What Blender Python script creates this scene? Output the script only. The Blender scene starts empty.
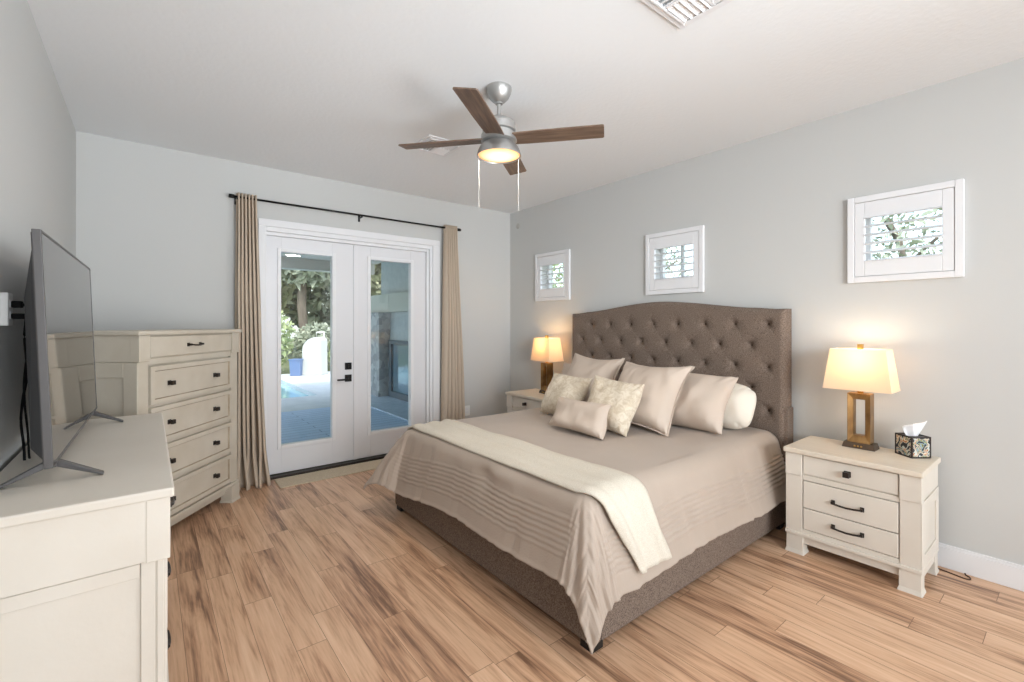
import bpy, bmesh, math, random
from mathutils import Vector, Matrix, noise
random.seed(7)
PI = math.pi
SC = bpy.context.scene
COL = SC.collection

# ------------------------------------------------------------------ camera, world, lights
YAW = math.radians(38.43)
cam_d = bpy.data.cameras.new('camera'); cam = bpy.data.objects.new('camera', cam_d); COL.objects.link(cam)
cam.location = (0, 0, 1.3725); cam.rotation_euler = (PI/2, 0, -YAW)
cam_d.sensor_width = 36; cam_d.lens = 458.7/1024*36; cam_d.shift_y = -17/1024
cam_d.clip_start = 0.02; cam_d.clip_end = 300
SC.camera = cam
SC.view_settings.view_transform = 'Standard'; SC.view_settings.look = 'None'
SC.view_settings.gamma = 1; SC.view_settings.exposure = 0.02
SC.view_settings.use_curve_mapping = False

world = bpy.data.worlds.new('world'); SC.world = world; world.use_nodes = True
wn = world.node_tree; bg = wn.nodes['Background']
sky = wn.nodes.new('ShaderNodeTexSky'); sky.sky_type = 'NISHITA'; sky.sun_disc = False
sky.sun_elevation = math.radians(52); sky.sun_rotation = math.radians(200); sky.dust_density = 2.5; sky.air_density = 1.0
haze = wn.nodes.new('ShaderNodeMix'); haze.data_type = 'RGBA'; haze.inputs['Factor'].default_value = .5
wn.links.new(sky.outputs[0], haze.inputs['A']); haze.inputs['B'].default_value = (3.2, 3.3, 3.4, 1)     # bright thin overcast
wn.links.new(haze.outputs['Result'], bg.inputs[0]); bg.inputs[1].default_value = 0.62

def light(name, kind, loc, target, power, color=(1, 1, 1), size=1, size_y=None):
    d = bpy.data.lights.new(name, kind); d.energy = power; d.color = color
    if kind == 'AREA':
        d.size = size
        if size_y: d.shape = 'RECTANGLE'; d.size_y = size_y
    o = bpy.data.objects.new(name, d); COL.objects.link(o); o.location = loc
    o.rotation_euler = (Vector(target)-Vector(loc)).to_track_quat('-Z', 'Y').to_euler()
    return o
sun = light('sun', 'SUN', (0, -10, 20), (1.5, 0, 0), 2.0, (1, .96, .9)); sun.data.angle = math.radians(1.5)
sun.rotation_euler = (math.radians(38), 0, math.radians(-12))
COOL = (.87, .945, 1)
def soft(name, loc, target, power, sx, sy, spread=180):
    o = light(name, 'AREA', loc, target, power, COOL, sx, sy); o.data.spread = math.radians(spread); return o
soft('rear_fill', (1.2, -3.4, 1.5), (1.5, 3.0, 1.5), 146, 2.2, 2.2)  # added fill lamp behind the camera, no fixture of the room; evens the light
soft('left_wall_fill', (3.42, -1.0, 1.6), (-.4, 2.7, 1.8), 8, .25, 1.6, 60)  # unseen lamp added at the right to brighten the left wall directly
soft('corner_fill', (0, -3.0, 1.9), (3.4, 3.2, 1.9), 14, 1.2, 1.2, 50)  # extra lamp behind the camera, added to lift the far right wall
soft('ceiling_fill', (1.4, -2.2, .35), (1.0, 2.6, 2.75), 13, 2.0, 1.2, 46)  # low unseen lamp added behind the camera, aimed up to brighten the ceiling

# ------------------------------------------------------------------ materials
def srgb(r, g, b):
    f = lambda c: ((c/255)/12.92 if c/255 <= .04045 else ((c/255+.055)/1.055)**2.4)
    return (f(r), f(g), f(b), 1)
def newmat(name):
    m = bpy.data.materials.new(name); m.use_nodes = True
    return m, m.node_tree.nodes, m.node_tree.links, m.node_tree.nodes['Principled BSDF']
def mat(name, rgb, rough=.5, metal=0, var=None, vscale=6, vstretch=(1, 1, 1), bump=0, bscale=80, spec=.5, sheen=0):
    m, N, L, P = newmat(name)
    P.inputs['Base Color'].default_value = srgb(*rgb); P.inputs['Roughness'].default_value = rough
    P.inputs['Metallic'].default_value = metal; P.inputs['Specular IOR Level'].default_value = spec
    if sheen: P.inputs['Sheen Weight'].default_value = sheen
    tc = N.new('ShaderNodeTexCoord'); mp = N.new('ShaderNodeMapping')
    L.new(tc.outputs['Object'], mp.inputs[0]); mp.inputs['Scale'].default_value = vstretch
    if var:
        n = N.new('ShaderNodeTexNoise'); n.inputs['Scale'].default_value = vscale; n.inputs['Detail'].default_value = 5
        L.new(mp.outputs[0], n.inputs['Vector'])
        r = N.new('ShaderNodeValToRGB'); r.color_ramp.elements[0].position = .35; r.color_ramp.elements[1].position = .65
        r.color_ramp.elements[0].color = srgb(*var); r.color_ramp.elements[1].color = srgb(*rgb)
        L.new(n.outputs['Fac'], r.inputs[0]); L.new(r.outputs[0], P.inputs['Base Color'])
    if bump:
        n2 = N.new('ShaderNodeTexNoise'); n2.inputs['Scale'].default_value = bscale; n2.inputs['Detail'].default_value = 4
        L.new(mp.outputs[0], n2.inputs['Vector'])
        b = N.new('ShaderNodeBump'); b.inputs['Strength'].default_value = bump; b.inputs['Distance'].default_value = .01
        L.new(n2.outputs['Fac'], b.inputs['Height']); L.new(b.outputs[0], P.inputs['Normal'])
    return m
def weave(name, a, b, scale=260, rough=.9, bump=.35, big=None):
    """woven cloth: fine two-tone threads over slow colour drift"""
    m, N, L, P = newmat(name)
    P.inputs['Roughness'].default_value = rough; P.inputs['Specular IOR Level'].default_value = .2
    tc = N.new('ShaderNodeTexCoord')
    n1 = N.new('ShaderNodeTexNoise'); n1.inputs['Scale'].default_value = scale; n1.inputs['Detail'].default_value = 3
    L.new(tc.outputs['Object'], n1.inputs['Vector'])
    r = N.new('ShaderNodeValToRGB'); r.color_ramp.elements[0].position = .38; r.color_ramp.elements[1].position = .62
    r.color_ramp.elements[0].color = srgb(*a); r.color_ramp.elements[1].color = srgb(*b)
    L.new(n1.outputs['Fac'], r.inputs[0]); col = r.outputs[0]
    if big:
        n2 = N.new('ShaderNodeTexNoise'); n2.inputs['Scale'].default_value = big[0]; n2.inputs['Detail'].default_value = 6
        n2.inputs['Distortion'].default_value = big[2]
        L.new(tc.outputs['Object'], n2.inputs['Vector'])
        r2 = N.new('ShaderNodeValToRGB'); r2.color_ramp.elements[0].position = .42; r2.color_ramp.elements[1].position = .58
        r2.color_ramp.elements[0].color = (0, 0, 0, 1); r2.color_ramp.elements[1].color = (1, 1, 1, 1)
        L.new(n2.outputs['Fac'], r2.inputs[0])
        mx = N.new('ShaderNodeMix'); mx.data_type = 'RGBA'
        L.new(r2.outputs[0], mx.inputs['Factor']); L.new(col, mx.inputs['A']); mx.inputs['B'].default_value = srgb(*big[1])
        col = mx.outputs['Result']
    L.new(col, P.inputs['Base Color'])
    bp = N.new('ShaderNodeBump'); bp.inputs['Strength'].default_value = bump; bp.inputs['Distance'].default_value = .003
    L.new(n1.outputs['Fac'], bp.inputs['Height']); L.new(bp.outputs[0], P.inputs['Normal'])
    return m
def emit(name, rgb, strength):
    m, N, L, P = newmat(name)
    P.inputs['Base Color'].default_value = srgb(*rgb)
    P.inputs['Emission Color'].default_value = srgb(*rgb); P.inputs['Emission Strength'].default_value = strength
    return m
def glass(name, tint=(1, 1, 1), refl=.12):
    m = bpy.data.materials.new(name); m.use_nodes = True; N = m.node_tree.nodes; L = m.node_tree.links
    N.clear(); o = N.new('ShaderNodeOutputMaterial'); mx = N.new('ShaderNodeMixShader')
    t = N.new('ShaderNodeBsdfTransparent'); t.inputs[0].default_value = (*tint, 1)
    g = N.new('ShaderNodeBsdfGlossy'); g.inputs['Roughness'].default_value = .01; g.inputs[0].default_value = (1, 1, 1, 1)
    fr = N.new('ShaderNodeFresnel'); fr.inputs[0].default_value = 1.5
    ad = N.new('ShaderNodeMath'); ad.operation = 'MULTIPLY_ADD'; ad.inputs[1].default_value = 1.5; ad.inputs[2].default_value = refl-.06; ad.use_clamp = True
    L.new(fr.outputs[0], ad.inputs[0])
    ge = N.new('ShaderNodeNewGeometry'); iv = N.new('ShaderNodeMath'); iv.operation = 'SUBTRACT'; iv.inputs[0].default_value = 1; L.new(ge.outputs['Backfacing'], iv.inputs[1])
    ml = N.new('ShaderNodeMath'); ml.operation = 'MULTIPLY'; L.new(ad.outputs[0], ml.inputs[0]); L.new(iv.outputs[0], ml.inputs[1])   # reflect once, at the outer face only
    L.new(ml.outputs[0], mx.inputs[0]); L.new(t.outputs[0], mx.inputs[1]); L.new(g.outputs[0], mx.inputs[2])
    L.new(mx.outputs[0], o.inputs[0]); return m

def floor_mat():
    m, N, L, P = newmat('floor_planks')
    tc = N.new('ShaderNodeTexCoord'); sp = N.new('ShaderNodeSeparateXYZ'); L.new(tc.outputs['Object'], sp.inputs[0])
    def M(op, a, b=None, c=None):
        n = N.new('ShaderNodeMath'); n.operation = op
        for i, v in enumerate((a, b, c)):
            if v is None: continue
            if isinstance(v, (int, float)): n.inputs[i].default_value = v
            else: L.new(v, n.inputs[i])
        return n.outputs[0]
    W, LEN = .122, 1.05
    xs = M('DIVIDE', sp.outputs[0], W); row = M('FLOOR', xs); fx = M('FRACT', xs)
    wn1 = N.new('ShaderNodeTexWhiteNoise'); wn1.noise_dimensions = '1D'; L.new(row, wn1.inputs['W'])
    ys = M('ADD', M('DIVIDE', sp.outputs[1], LEN), M('MULTIPLY', wn1.outputs['Value'], 7.0)); idx = M('FLOOR', ys); fy = M('FRACT', ys)
    cb = N.new('ShaderNodeCombineXYZ'); L.new(row, cb.inputs[0]); L.new(idx, cb.inputs[1])
    wn2 = N.new('ShaderNodeTexWhiteNoise'); wn2.noise_dimensions = '3D'; L.new(cb.outputs[0], wn2.inputs['Vector'])
    rnd = wn2.outputs['Value']
    gv = N.new('ShaderNodeCombineXYZ')
    L.new(M('MULTIPLY_ADD', sp.outputs[0], 10.0, M('MULTIPLY', rnd, 40)), gv.inputs[0]); L.new(M('MULTIPLY', sp.outputs[1], .85), gv.inputs[1]); L.new(M('MULTIPLY', rnd, 23), gv.inputs[2])
    g1 = N.new('ShaderNodeTexNoise'); g1.inputs['Scale'].default_value = 1.25; g1.inputs['Detail'].default_value = 7; g1.inputs['Roughness'].default_value = .62; g1.inputs['Distortion'].default_value = .9
    L.new(gv.outputs[0], g1.inputs['Vector'])
    gv2 = N.new('ShaderNodeCombineXYZ')
    L.new(M('MULTIPLY_ADD', sp.outputs[0], 60.0, M('MULTIPLY', rnd, 40)), gv2.inputs[0]); L.new(M('MULTIPLY', sp.outputs[1], 2.5), gv2.inputs[1]); L.new(M('MULTIPLY', rnd, 11), gv2.inputs[2])
    g2 = N.new('ShaderNodeTexNoise'); g2.inputs['Scale'].default_value = 1.4; g2.inputs['Detail'].default_value = 4; g2.inputs['Distortion'].default_value = .4
    L.new(gv2.outputs[0], g2.inputs['Vector'])
    grain = M('MULTIPLY_ADD', M('MULTIPLY_ADD', g2.outputs['Fac'], .34, M('MULTIPLY', g1.outputs['Fac'], .66)), 1.12, -.06)
    fac = M('ADD', grain, M('MULTIPLY_ADD', rnd, .13, -.065))
    r = N.new('ShaderNodeValToRGB'); cr = r.color_ramp
    cr.elements[0].position = .33; cr.elements[0].color = srgb(130, 96, 74)
    cr.elements[1].position = .72; cr.elements[1].color = srgb(234, 200, 170)
    e = cr.elements.new(.43); e.color = srgb(190, 148, 117)
    e = cr.elements.new(.53); e.color = srgb(216, 176, 143)
    e = cr.elements.new(.62); e.color = srgb(225, 187, 155)
    L.new(fac, r.inputs[0])
    ex = M('MINIMUM', fx, M('SUBTRACT', 1.0, fx)); ey = M('MINIMUM', fy, M('SUBTRACT', 1.0, fy))
    gr = M('MINIMUM', M('GREATER_THAN', ex, .007), M('GREATER_THAN', ey, .0011))
    mx = N.new('ShaderNodeMix'); mx.data_type = 'RGBA'; L.new(gr, mx.inputs['Factor'])
    mx.inputs['A'].default_value = srgb(128, 94, 70); L.new(r.outputs[0], mx.inputs['B'])
    L.new(mx.outputs['Result'], P.inputs['Base Color'])
    P.inputs['Roughness'].default_value = .33; P.inputs['Specular IOR Level'].default_value = .42
    bp = N.new('ShaderNodeBump'); bp.inputs['Strength'].default_value = .12; bp.inputs['Distance'].default_value = .004
    L.new(M('MULTIPLY_ADD', gr, .8, M('MULTIPLY', g2.outputs['Fac'], .3)), bp.inputs['Height']); L.new(bp.outputs[0], P.inputs['Normal'])
    return m

def wood_mat(name, a, b, rough=.5, axis=0):
    m, N, L, P = newmat(name)
    tc = N.new('ShaderNodeTexCoord'); mp = N.new('ShaderNodeMapping'); L.new(tc.outputs['Object'], mp.inputs[0])
    s = [30, 30, 30]; s[axis] = 2.5; mp.inputs['Scale'].default_value = s
    n = N.new('ShaderNodeTexNoise'); n.inputs['Scale'].default_value = 1.6; n.inputs['Detail'].default_value = 6; n.inputs['Distortion'].default_value = .6
    L.new(mp.outputs[0], n.inputs['Vector'])
    r = N.new('ShaderNodeValToRGB'); r.color_ramp.elements[0].position = .35; r.color_ramp.elements[1].position = .65
    r.color_ramp.elements[0].color = srgb(*a); r.color_ramp.elements[1].color = srgb(*b)
    L.new(n.outputs['Fac'], r.inputs[0]); L.new(r.outputs[0], P.inputs['Base Color']); P.inputs['Roughness'].default_value = rough
    return m

M = dict(
    wall=mat('wall_paint', (202, 202, 200), .85, bump=.03, bscale=90),
    ceil=mat('ceiling_paint', (238, 240, 242), .9, bump=.2, bscale=38),
    trim=mat('white_trim', (233, 233, 235), .4),
    door=mat('white_door_paint', (228, 228, 231), .35),
    floor=floor_mat(),
    cream=mat('cream_furniture_paint', (223, 216, 205), .5, var=(217, 209, 197), vscale=3, bump=.04, bscale=60),
    antique=mat('antique_cream_paint', (208, 199, 184), .52, var=(199, 189, 172), vscale=5, bump=.05, bscale=50),
    glaze=mat('brown_glaze', (150, 134, 112), .6, var=(178, 164, 143), vscale=9),
    creamtop=wood_mat('cream_top_paint', (217, 205, 188), (223, 212, 196), .42),
    hardware=mat('dark_bronze_hardware', (62, 56, 52), .4, .7),
    blackmetal=mat('black_metal', (26, 25, 25), .4, .6),
    tweed=weave('brown_tweed', (97, 83, 74), (137, 121, 109), 190, .95, .5),
    button=weave('button_tweed', (70, 58, 50), (96, 82, 72), 330, .95, .4),
    leg=mat('black_leg', (24, 20, 18), .5),
    mattress=mat('white_ticking', (230, 226, 220), .9),
    comforter=mat('taupe_satin', (180, 164, 150), .62, var=(175, 159, 145), vscale=3, bump=.12, bscale=120, sheen=.15),
    throw=weave('cream_knit', (206, 197, 182), (222, 214, 200), 300, .95, .4),
    sham=mat('pale_taupe_linen', (205, 189, 175), .75, var=(200, 183, 168), vscale=4, bump=.15, bscale=250),
    gold=weave('gold_damask', (199, 183, 160), (209, 194, 172), 200, .6, .25, big=(26, (220, 208, 190), 1.4)),
    whitepillow=mat('ivory_cotton', (231, 222, 208), .85, bump=.1, bscale=200),
    curtain=weave('tan_linen', (194, 177, 158), (207, 191, 173), 420, .9, .3),
    mat=weave('beige_sisal', (196, 180, 156), (215, 200, 177), 160, .95, .6),
    nickel=mat('brushed_nickel', (176, 175, 173), .4, .75),
    blade=wood_mat('walnut_blade', (88, 70, 58), (124, 101, 84), .5, 0),
    chain=mat('pale_chain', (214, 213, 210), .4, .1),
    bronze=mat('antique_gold', (176, 138, 88), .38, .75, var=(120, 88, 54), vscale=14, vstretch=(1, 1, .5)),
    bronzebase=mat('dark_bronze', (92, 76, 62), .45, .5),
    brass=mat('brass', (205, 165, 95), .3, .85),
    white=mat('white_plastic', (238, 238, 236), .4),
    tvframe=mat('gunmetal_plastic', (92, 90, 90), .38, .45),
    tvback=mat('dark_plastic', (50, 50, 52), .5),
    cable=mat('black_rubber', (14, 14, 15), .7, spec=.15),
    browncord=mat('brown_rubber', (78, 52, 36), .5),
    tissue=mat('white_tissue', (246, 246, 248), .9),
    boxedge=mat('black_lacquer', (38, 28, 26), .4),
    pane=glass('door_glass', (.95, .97, .96), .07),
    wpane=glass('window_glass', (.97, 1, .99), .05),
)
def shade_mat():
    m = bpy.data.materials.new('lamp_shade_linen'); m.use_nodes = True; N = m.node_tree.nodes; L = m.node_tree.links
    N.clear(); o = N.new('ShaderNodeOutputMaterial'); mx = N.new('ShaderNodeMixShader'); mx.inputs[0].default_value = .5
    d = N.new('ShaderNodeBsdfDiffuse'); d.inputs[0].default_value = srgb(244, 234, 218)
    t = N.new('ShaderNodeBsdfTranslucent'); t.inputs[0].default_value = srgb(252, 236, 210)
    L.new(d.outputs[0], mx.inputs[1]); L.new(t.outputs[0], mx.inputs[2]); L.new(mx.outputs[0], o.inputs[0]); return m
M['shade'] = shade_mat()
def screen_mat():
    m, N, L, P = newmat('tv_screen_glass')
    P.inputs['Base Color'].default_value = srgb(46, 40, 37); P.inputs['Roughness'].default_value = .04
    P.inputs['Specular IOR Level'].default_value = .8; P.inputs['Coat Weight'].default_value = .25; P.inputs['Coat Roughness'].default_value = .03
    return m
M['screen'] = screen_mat()
def mosaic_mat():
    m, N, L, P = newmat('patterned_tissue_panel')
    tc = N.new('ShaderNodeTexCoord')
    n = N.new('ShaderNodeTexNoise'); n.inputs['Scale'].default_value = 15; n.inputs['Distortion'].default_value = 2.2; n.inputs['Detail'].default_value = 1
    L.new(tc.outputs['Object'], n.inputs['Vector'])
    r = N.new('ShaderNodeValToRGB'); r.color_ramp.interpolation = 'CONSTANT'; cr = r.color_ramp
    cr.elements[0].position = 0; cr.elements[0].color = srgb(40, 44, 50); cr.elements[1].position = .41; cr.elements[1].color = srgb(198, 205, 198)
    for p, c in ((.46, (186, 120, 72)), (.49, (222, 214, 190)), (.535, (60, 60, 60)), (.56, (150, 152, 84)), (.59, (140, 165, 178)), (.64, (34, 36, 42))):
        e = cr.elements.new(p); e.color = srgb(*c)
    L.new(n.outputs['Fac'], r.inputs[0]); L.new(r.outputs[0], P.inputs['Base Color']); P.inputs['Roughness'].default_value = .4
    return m
M['mosaic'] = mosaic_mat()

# ------------------------------------------------------------------ mesh helpers
def box(bm, x0, x1, y0, y1, z0, z1):
    vs = [bm.verts.new(p) for p in ((x0, y0, z0), (x1, y0, z0), (x1, y1, z0), (x0, y1, z0), (x0, y0, z1), (x1, y0, z1), (x1, y1, z1), (x0, y1, z1))]
    for f in ((0, 3, 2, 1), (4, 5, 6, 7), (0, 1, 5, 4), (1, 2, 6, 5), (2, 3, 7, 6), (3, 0, 4, 7)):
        bm.faces.new([vs[i] for i in f])
    return vs
def taper(bm, x0, x1, y0, y1, z0, z1, ins_bottom=0, ins_top=0):
    vs = box(bm, x0, x1, y0, y1, z0, z1); cx, cy = (x0+x1)/2, (y0+y1)/2
    for i, v in enumerate(vs):
        k = ins_bottom if i < 4 else ins_top
        v.co.x += k*(1 if v.co.x < cx else -1); v.co.y += k*(1 if v.co.y < cy else -1)
def framed(bm, x0, x1, z0, z1, yf, depth, inset=.03, recess=.008, slope=.008):
    """a box whose -y face carries a recessed panel"""
    vs = box(bm, x0, x1, yf, yf+depth, z0, z1)
    f = [f for f in vs[0].link_faces if all(abs(v.co.y-yf) < 1e-6 for v in f.verts)][0]
    bm.normal_update(); bmesh.ops.inset_individual(bm, faces=[f], thickness=inset, depth=0); bm.normal_update()
    r = bmesh.ops.inset_individual(bm, faces=[f], thickness=slope, depth=-recess)
    for q in r['faces']: q.material_index = 1
def lathe(bm, prof, seg=40, c=(0, 0, 0), caps=True):
    rings = []
    for r, z in prof:
        rings.append([bm.verts.new((c[0]+r*math.cos(2*PI*i/seg), c[1]+r*math.sin(2*PI*i/seg), c[2]+z)) for i in range(seg)])
    for a, b in zip(rings, rings[1:]):
        for i in range(seg): bm.faces.new((a[i], a[(i+1) % seg], b[(i+1) % seg], b[i]))
    if caps:
        bm.faces.new(rings[0][::-1]); bm.faces.new(rings[-1])
def tube(bm, pts, r, seg=10):
    pts = [Vector(p) for p in pts]; rings = []
    up = Vector((0, 0, 1))
    for i, p in enumerate(pts):
        t = (pts[min(i+1, len(pts)-1)]-pts[max(i-1, 0)]).normalized()
        a = t.cross(up)
        if a.length < 1e-3: a = t.cross(Vector((1, 0, 0)))
        a.normalize(); b = t.cross(a).normalized()
        rings.append([bm.verts.new(p+(a*math.cos(2*PI*k/seg)+b*math.sin(2*PI*k/seg))*r) for k in range(seg)])
    for A, B in zip(rings, rings[1:]):
        for k in range(seg): bm.faces.new((A[k], A[(k+1) % seg], B[(k+1) % seg], B[k]))
    bm.faces.new(rings[0][::-1]); bm.faces.new(rings[-1])
def smooth_path(ctrl, n=8):
    P = [Vector(c) for c in ctrl]; P = [P[0]]+P+[P[-1]]; out = []
    for i in range(1, len(P)-2):
        for k in range(n):
            t = k/n; a, b, c, d = P[i-1], P[i], P[i+1], P[i+2]
            out.append(.5*((2*b)+(c-a)*t+(2*a-5*b+4*c-d)*t*t+(3*b-a-3*c+d)*t**3))
    out.append(P[-2]); return out
def grid(bm, nu, nv, fn):
    vs = [[bm.verts.new(fn(i, j)) for j in range(nv)] for i in range(nu)]
    for i in range(nu-1):
        for j in range(nv-1): bm.faces.new((vs[i][j], vs[i+1][j], vs[i+1][j+1], vs[i][j+1]))
    return vs
def obj(name, bm, m, parent=None, bevel=0, smooth=False, solid=0, loc=None, rotz=0, m2=None):
    bmesh.ops.recalc_face_normals(bm, faces=bm.faces[:])
    me = bpy.data.meshes.new(name); bm.to_mesh(me); bm.free()
    if smooth:
        for p in me.polygons: p.use_smooth = True
    me.materials.append(m)
    if m2: me.materials.append(m2)
    o = bpy.data.objects.new(name, me); COL.objects.link(o)
    if parent: o.parent = parent
    if loc: o.location = loc; o.rotation_euler = (0, 0, rotz)
    if solid:
        s = o.modifiers.new('solid', 'SOLIDIFY'); s.thickness = solid; s.offset = -1
    if bevel:
        b = o.modifiers.new('bevel', 'BEVEL'); b.width = bevel; b.segments = 2; b.limit_method = 'ANGLE'; b.angle_limit = math.radians(40)
        if not smooth: b.harden_normals = False
    return o
def autosmooth(o, deg=35):
    me = o.data
    bm = bmesh.new(); bm.from_mesh(me)
    for e in bm.edges:
        if len(e.link_faces) == 2 and e.calc_face_angle(0) > math.radians(deg): e.smooth = False
    for f in bm.faces: f.smooth = True
    bm.to_mesh(me); bm.free(); return o
def thing(name, label, cat, loc=(0, 0, 0), rotz=0, group=None):
    o = bpy.data.objects.new(name, None); COL.objects.link(o); o.empty_display_size = .1
    o.location = loc; o.rotation_euler = (0, 0, rotz); tag(o, label, cat, group); return o
def tag(o, label, cat, group=None, kind=None):
    o['label'] = label; o['category'] = cat
    if group: o['group'] = group
    if kind: o['kind'] = kind
    return o
def struct(o): o['kind'] = 'structure'; return o
def B(*boxes):
    bm = bmesh.new()
    for b in boxes: box(bm, *b)
    return bm
def copy_tree(o, parent=None):
    c = o.copy(); COL.objects.link(c)
    if parent: c.parent = parent
    for ch in list(o.children): copy_tree(ch, c)
    return c

# ------------------------------------------------------------------ room shell
XL, XR, YB, YR, H = -.402, 3.53, 4.485, -3.6, 2.745
struct(obj('floor', B((XL-.15, XR+.2, YR-.15, YB+.16, -.1, 0)), M['floor']))
struct(obj('ceiling', B((XL-.15, XR+.2, YR-.15, YB+.16, H, H+.12)), M['ceil']))
struct(obj('wall_left', B((XL-.15, XL, YR, YB+.16, 0, H)), M['wall']))
struct(obj('wall_rear', B((XL, XR, YR-.15, YR, 0, H)), M['wall']))
DX0, DX1, DZ = .795, 2.45, 2.235      # door opening
struct(obj('wall_back', B((XL, DX0, YB, YB+.16, 0, H), (DX1, XR+.2, YB, YB+.16, 0, H), (DX0, DX1, YB, YB+.16, DZ, H)), M['wall']))
WINS = [(.43, .966), (1.94, 2.486), (3.443, 3.99)]; WZ0, WZ1 = 1.632, 2.172
bm = bmesh.new(); ys = [YR]
box(bm, XR, XR+.2, YR, YB, 0, WZ0+.06); box(bm, XR, XR+.2, YR, YB, WZ1-.06, H)
prev = YR
for a, b in WINS:
    box(bm, XR, XR+.2, prev, a+.06, WZ0+.06, WZ1-.06); prev = b-.06
box(bm, XR, XR+.2, prev, YB, WZ0+.06, WZ1-.06)
struct(obj('wall_right', bm, M['wall']))

def baseboard(name, boxes):
    bm = bmesh.new()
    for x0, x1, y0, y1, side in boxes:
        t = .004
        if side == 'x':      # runs along y, on right/left wall
            box(bm, x0, x1, y0, y1, 0, .115)
            box(bm, (x0+t if x0 > 1 else x0), (x1 if x0 > 1 else x1-t), y0, y1, .115, .13)
        else:
            box(bm, x0, x1, y0, y1, 0, .115); box(bm, x0, x1, y0+t, y1, .115, .13)
    return struct(obj(name, bm, M['trim'], bevel=.002))
baseboard('baseboard_right', [(XR-.016, XR, YR, YB, 'x')])
baseboard('baseboard_left', [(XL, XL+.016, YR, YB, 'x')])
baseboard('baseboard_back', [(XL+.016, .735, YB-.016, YB, 'y'), (2.525, XR-.016, YB-.016, YB, 'y')])

# french door: casing, jamb, threshold, two leaves
struct(obj('trim_1', B((.747, DX0+.008, YB-.022, YB, 0, DZ-.006), (DX1-.008, 2.525, YB-.022, YB, 0, DZ-.006), (.747, 2.525, YB-.022, YB, DZ-.006, 2.29)), M['trim'], bevel=.004))
struct(obj('trim_2', B((DX0, DX0+.02, YB, YB+.15, 0, DZ), (DX1-.035, DX1, YB, YB+.15, 0, DZ), (DX0+.02, DX1-.035, YB, YB+.15, DZ-.045, DZ),
                       (DX1-.06, DX1-.035, YB+.03, YB+.15, 0, DZ-.045), (DX0+.02, DX1-.06, YB+.03, YB+.15, DZ-.075, DZ-.045)), M['trim'], bevel=.003))
struct(obj('trim_3', B((DX0+.02, DX1-.06, YB-.01, YB+.16, 0, .022)), M['hardware'], bevel=.004))
LY = YB+.05          # leaf front plane
def leaf(name, x0, x1, px0, px1, pz0, pz1):
    z0, z1 = .03, DZ-.077
    bm = B((x0, px0, LY, LY+.045, z0, z1), (px1, x1, LY, LY+.045, z0, z1), (px0, px1, LY, LY+.045, z0, pz0), (px0, px1, LY, LY+.045, pz1, z1))
    o = struct(obj(name, bm, M['door'], bevel=.002))
    m = .032
    bm = bmesh.new()
    for a in ((px0-m, px0, pz0-m, pz1+m), (px1, px1+m, pz0-m, pz1+m), (px0, px1, pz0-m, pz0), (px0, px1, pz1, pz1+m)):
        box(bm, a[0], a[1], LY-.012, LY+.001, a[2], a[3])
        box(bm, a[0], a[1], LY+.044, LY+.057, a[2], a[3])
    obj('glazing_frame', bm, M['trim'], o, bevel=.004)
    obj('pane', B((px0, px1, LY+.02, LY+.026, pz0, pz1)), M['pane'], o)
    return o
def px(u, v, Y):      # photo pixel -> point on the plane y = Y, used only to carry measured widths over to the recessed leaf
    s, c = math.sin(YAW), math.cos(YAW); a = (u-512)/458.7
    t = Y/(c-s*a); return ((s+c*a)*t, 1.3725+(324-v)/458.7*t)
lx0, lz1 = px(281, 251.8, LY); lx1, _ = px(332, 258, LY); _, lz0 = px(283, 445, LY)
rx0, _ = px(370.5, 262, LY); rx1, _ = px(410.5, 265, LY); mid, _ = px(355, 300, LY)
d1 = leaf('door_1', DX0+.023, mid-.003, lx0, lx1, lz0, lz1)
d2 = leaf('door_2', mid+.003, DX1-.063, rx0, rx1, lz0, lz1)
obj('astragal', B((mid-.018, mid+.018, LY-.012, LY, .03, DZ-.08)), M['door'], d1, bevel=.003)
hx, hz = px(348, 378, LY); bx, bz = px(348, 366, LY)
o = obj('deadbolt', B((hx-.032, hx+.032, LY-.014, LY, bz-.034, bz+.034)), M['blackmetal'], d1, bevel=.003)
obj('thumb_turn', B((hx-.006, hx+.006, LY-.034, LY-.014, bz-.018, bz+.018)), M['blackmetal'], o, bevel=.002)
o = obj('handle', B((hx-.032, hx+.032, LY-.014, LY, hz-.034, hz+.034)), M['blackmetal'], d1, bevel=.003)
obj('lever', B((hx-.01, hx+.01, LY-.055, LY-.014, hz-.018, hz+.002), (hx-.12, hx+.01, LY-.062, LY-.048, hz-.016, hz)), M['blackmetal'], o, bevel=.003)

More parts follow.
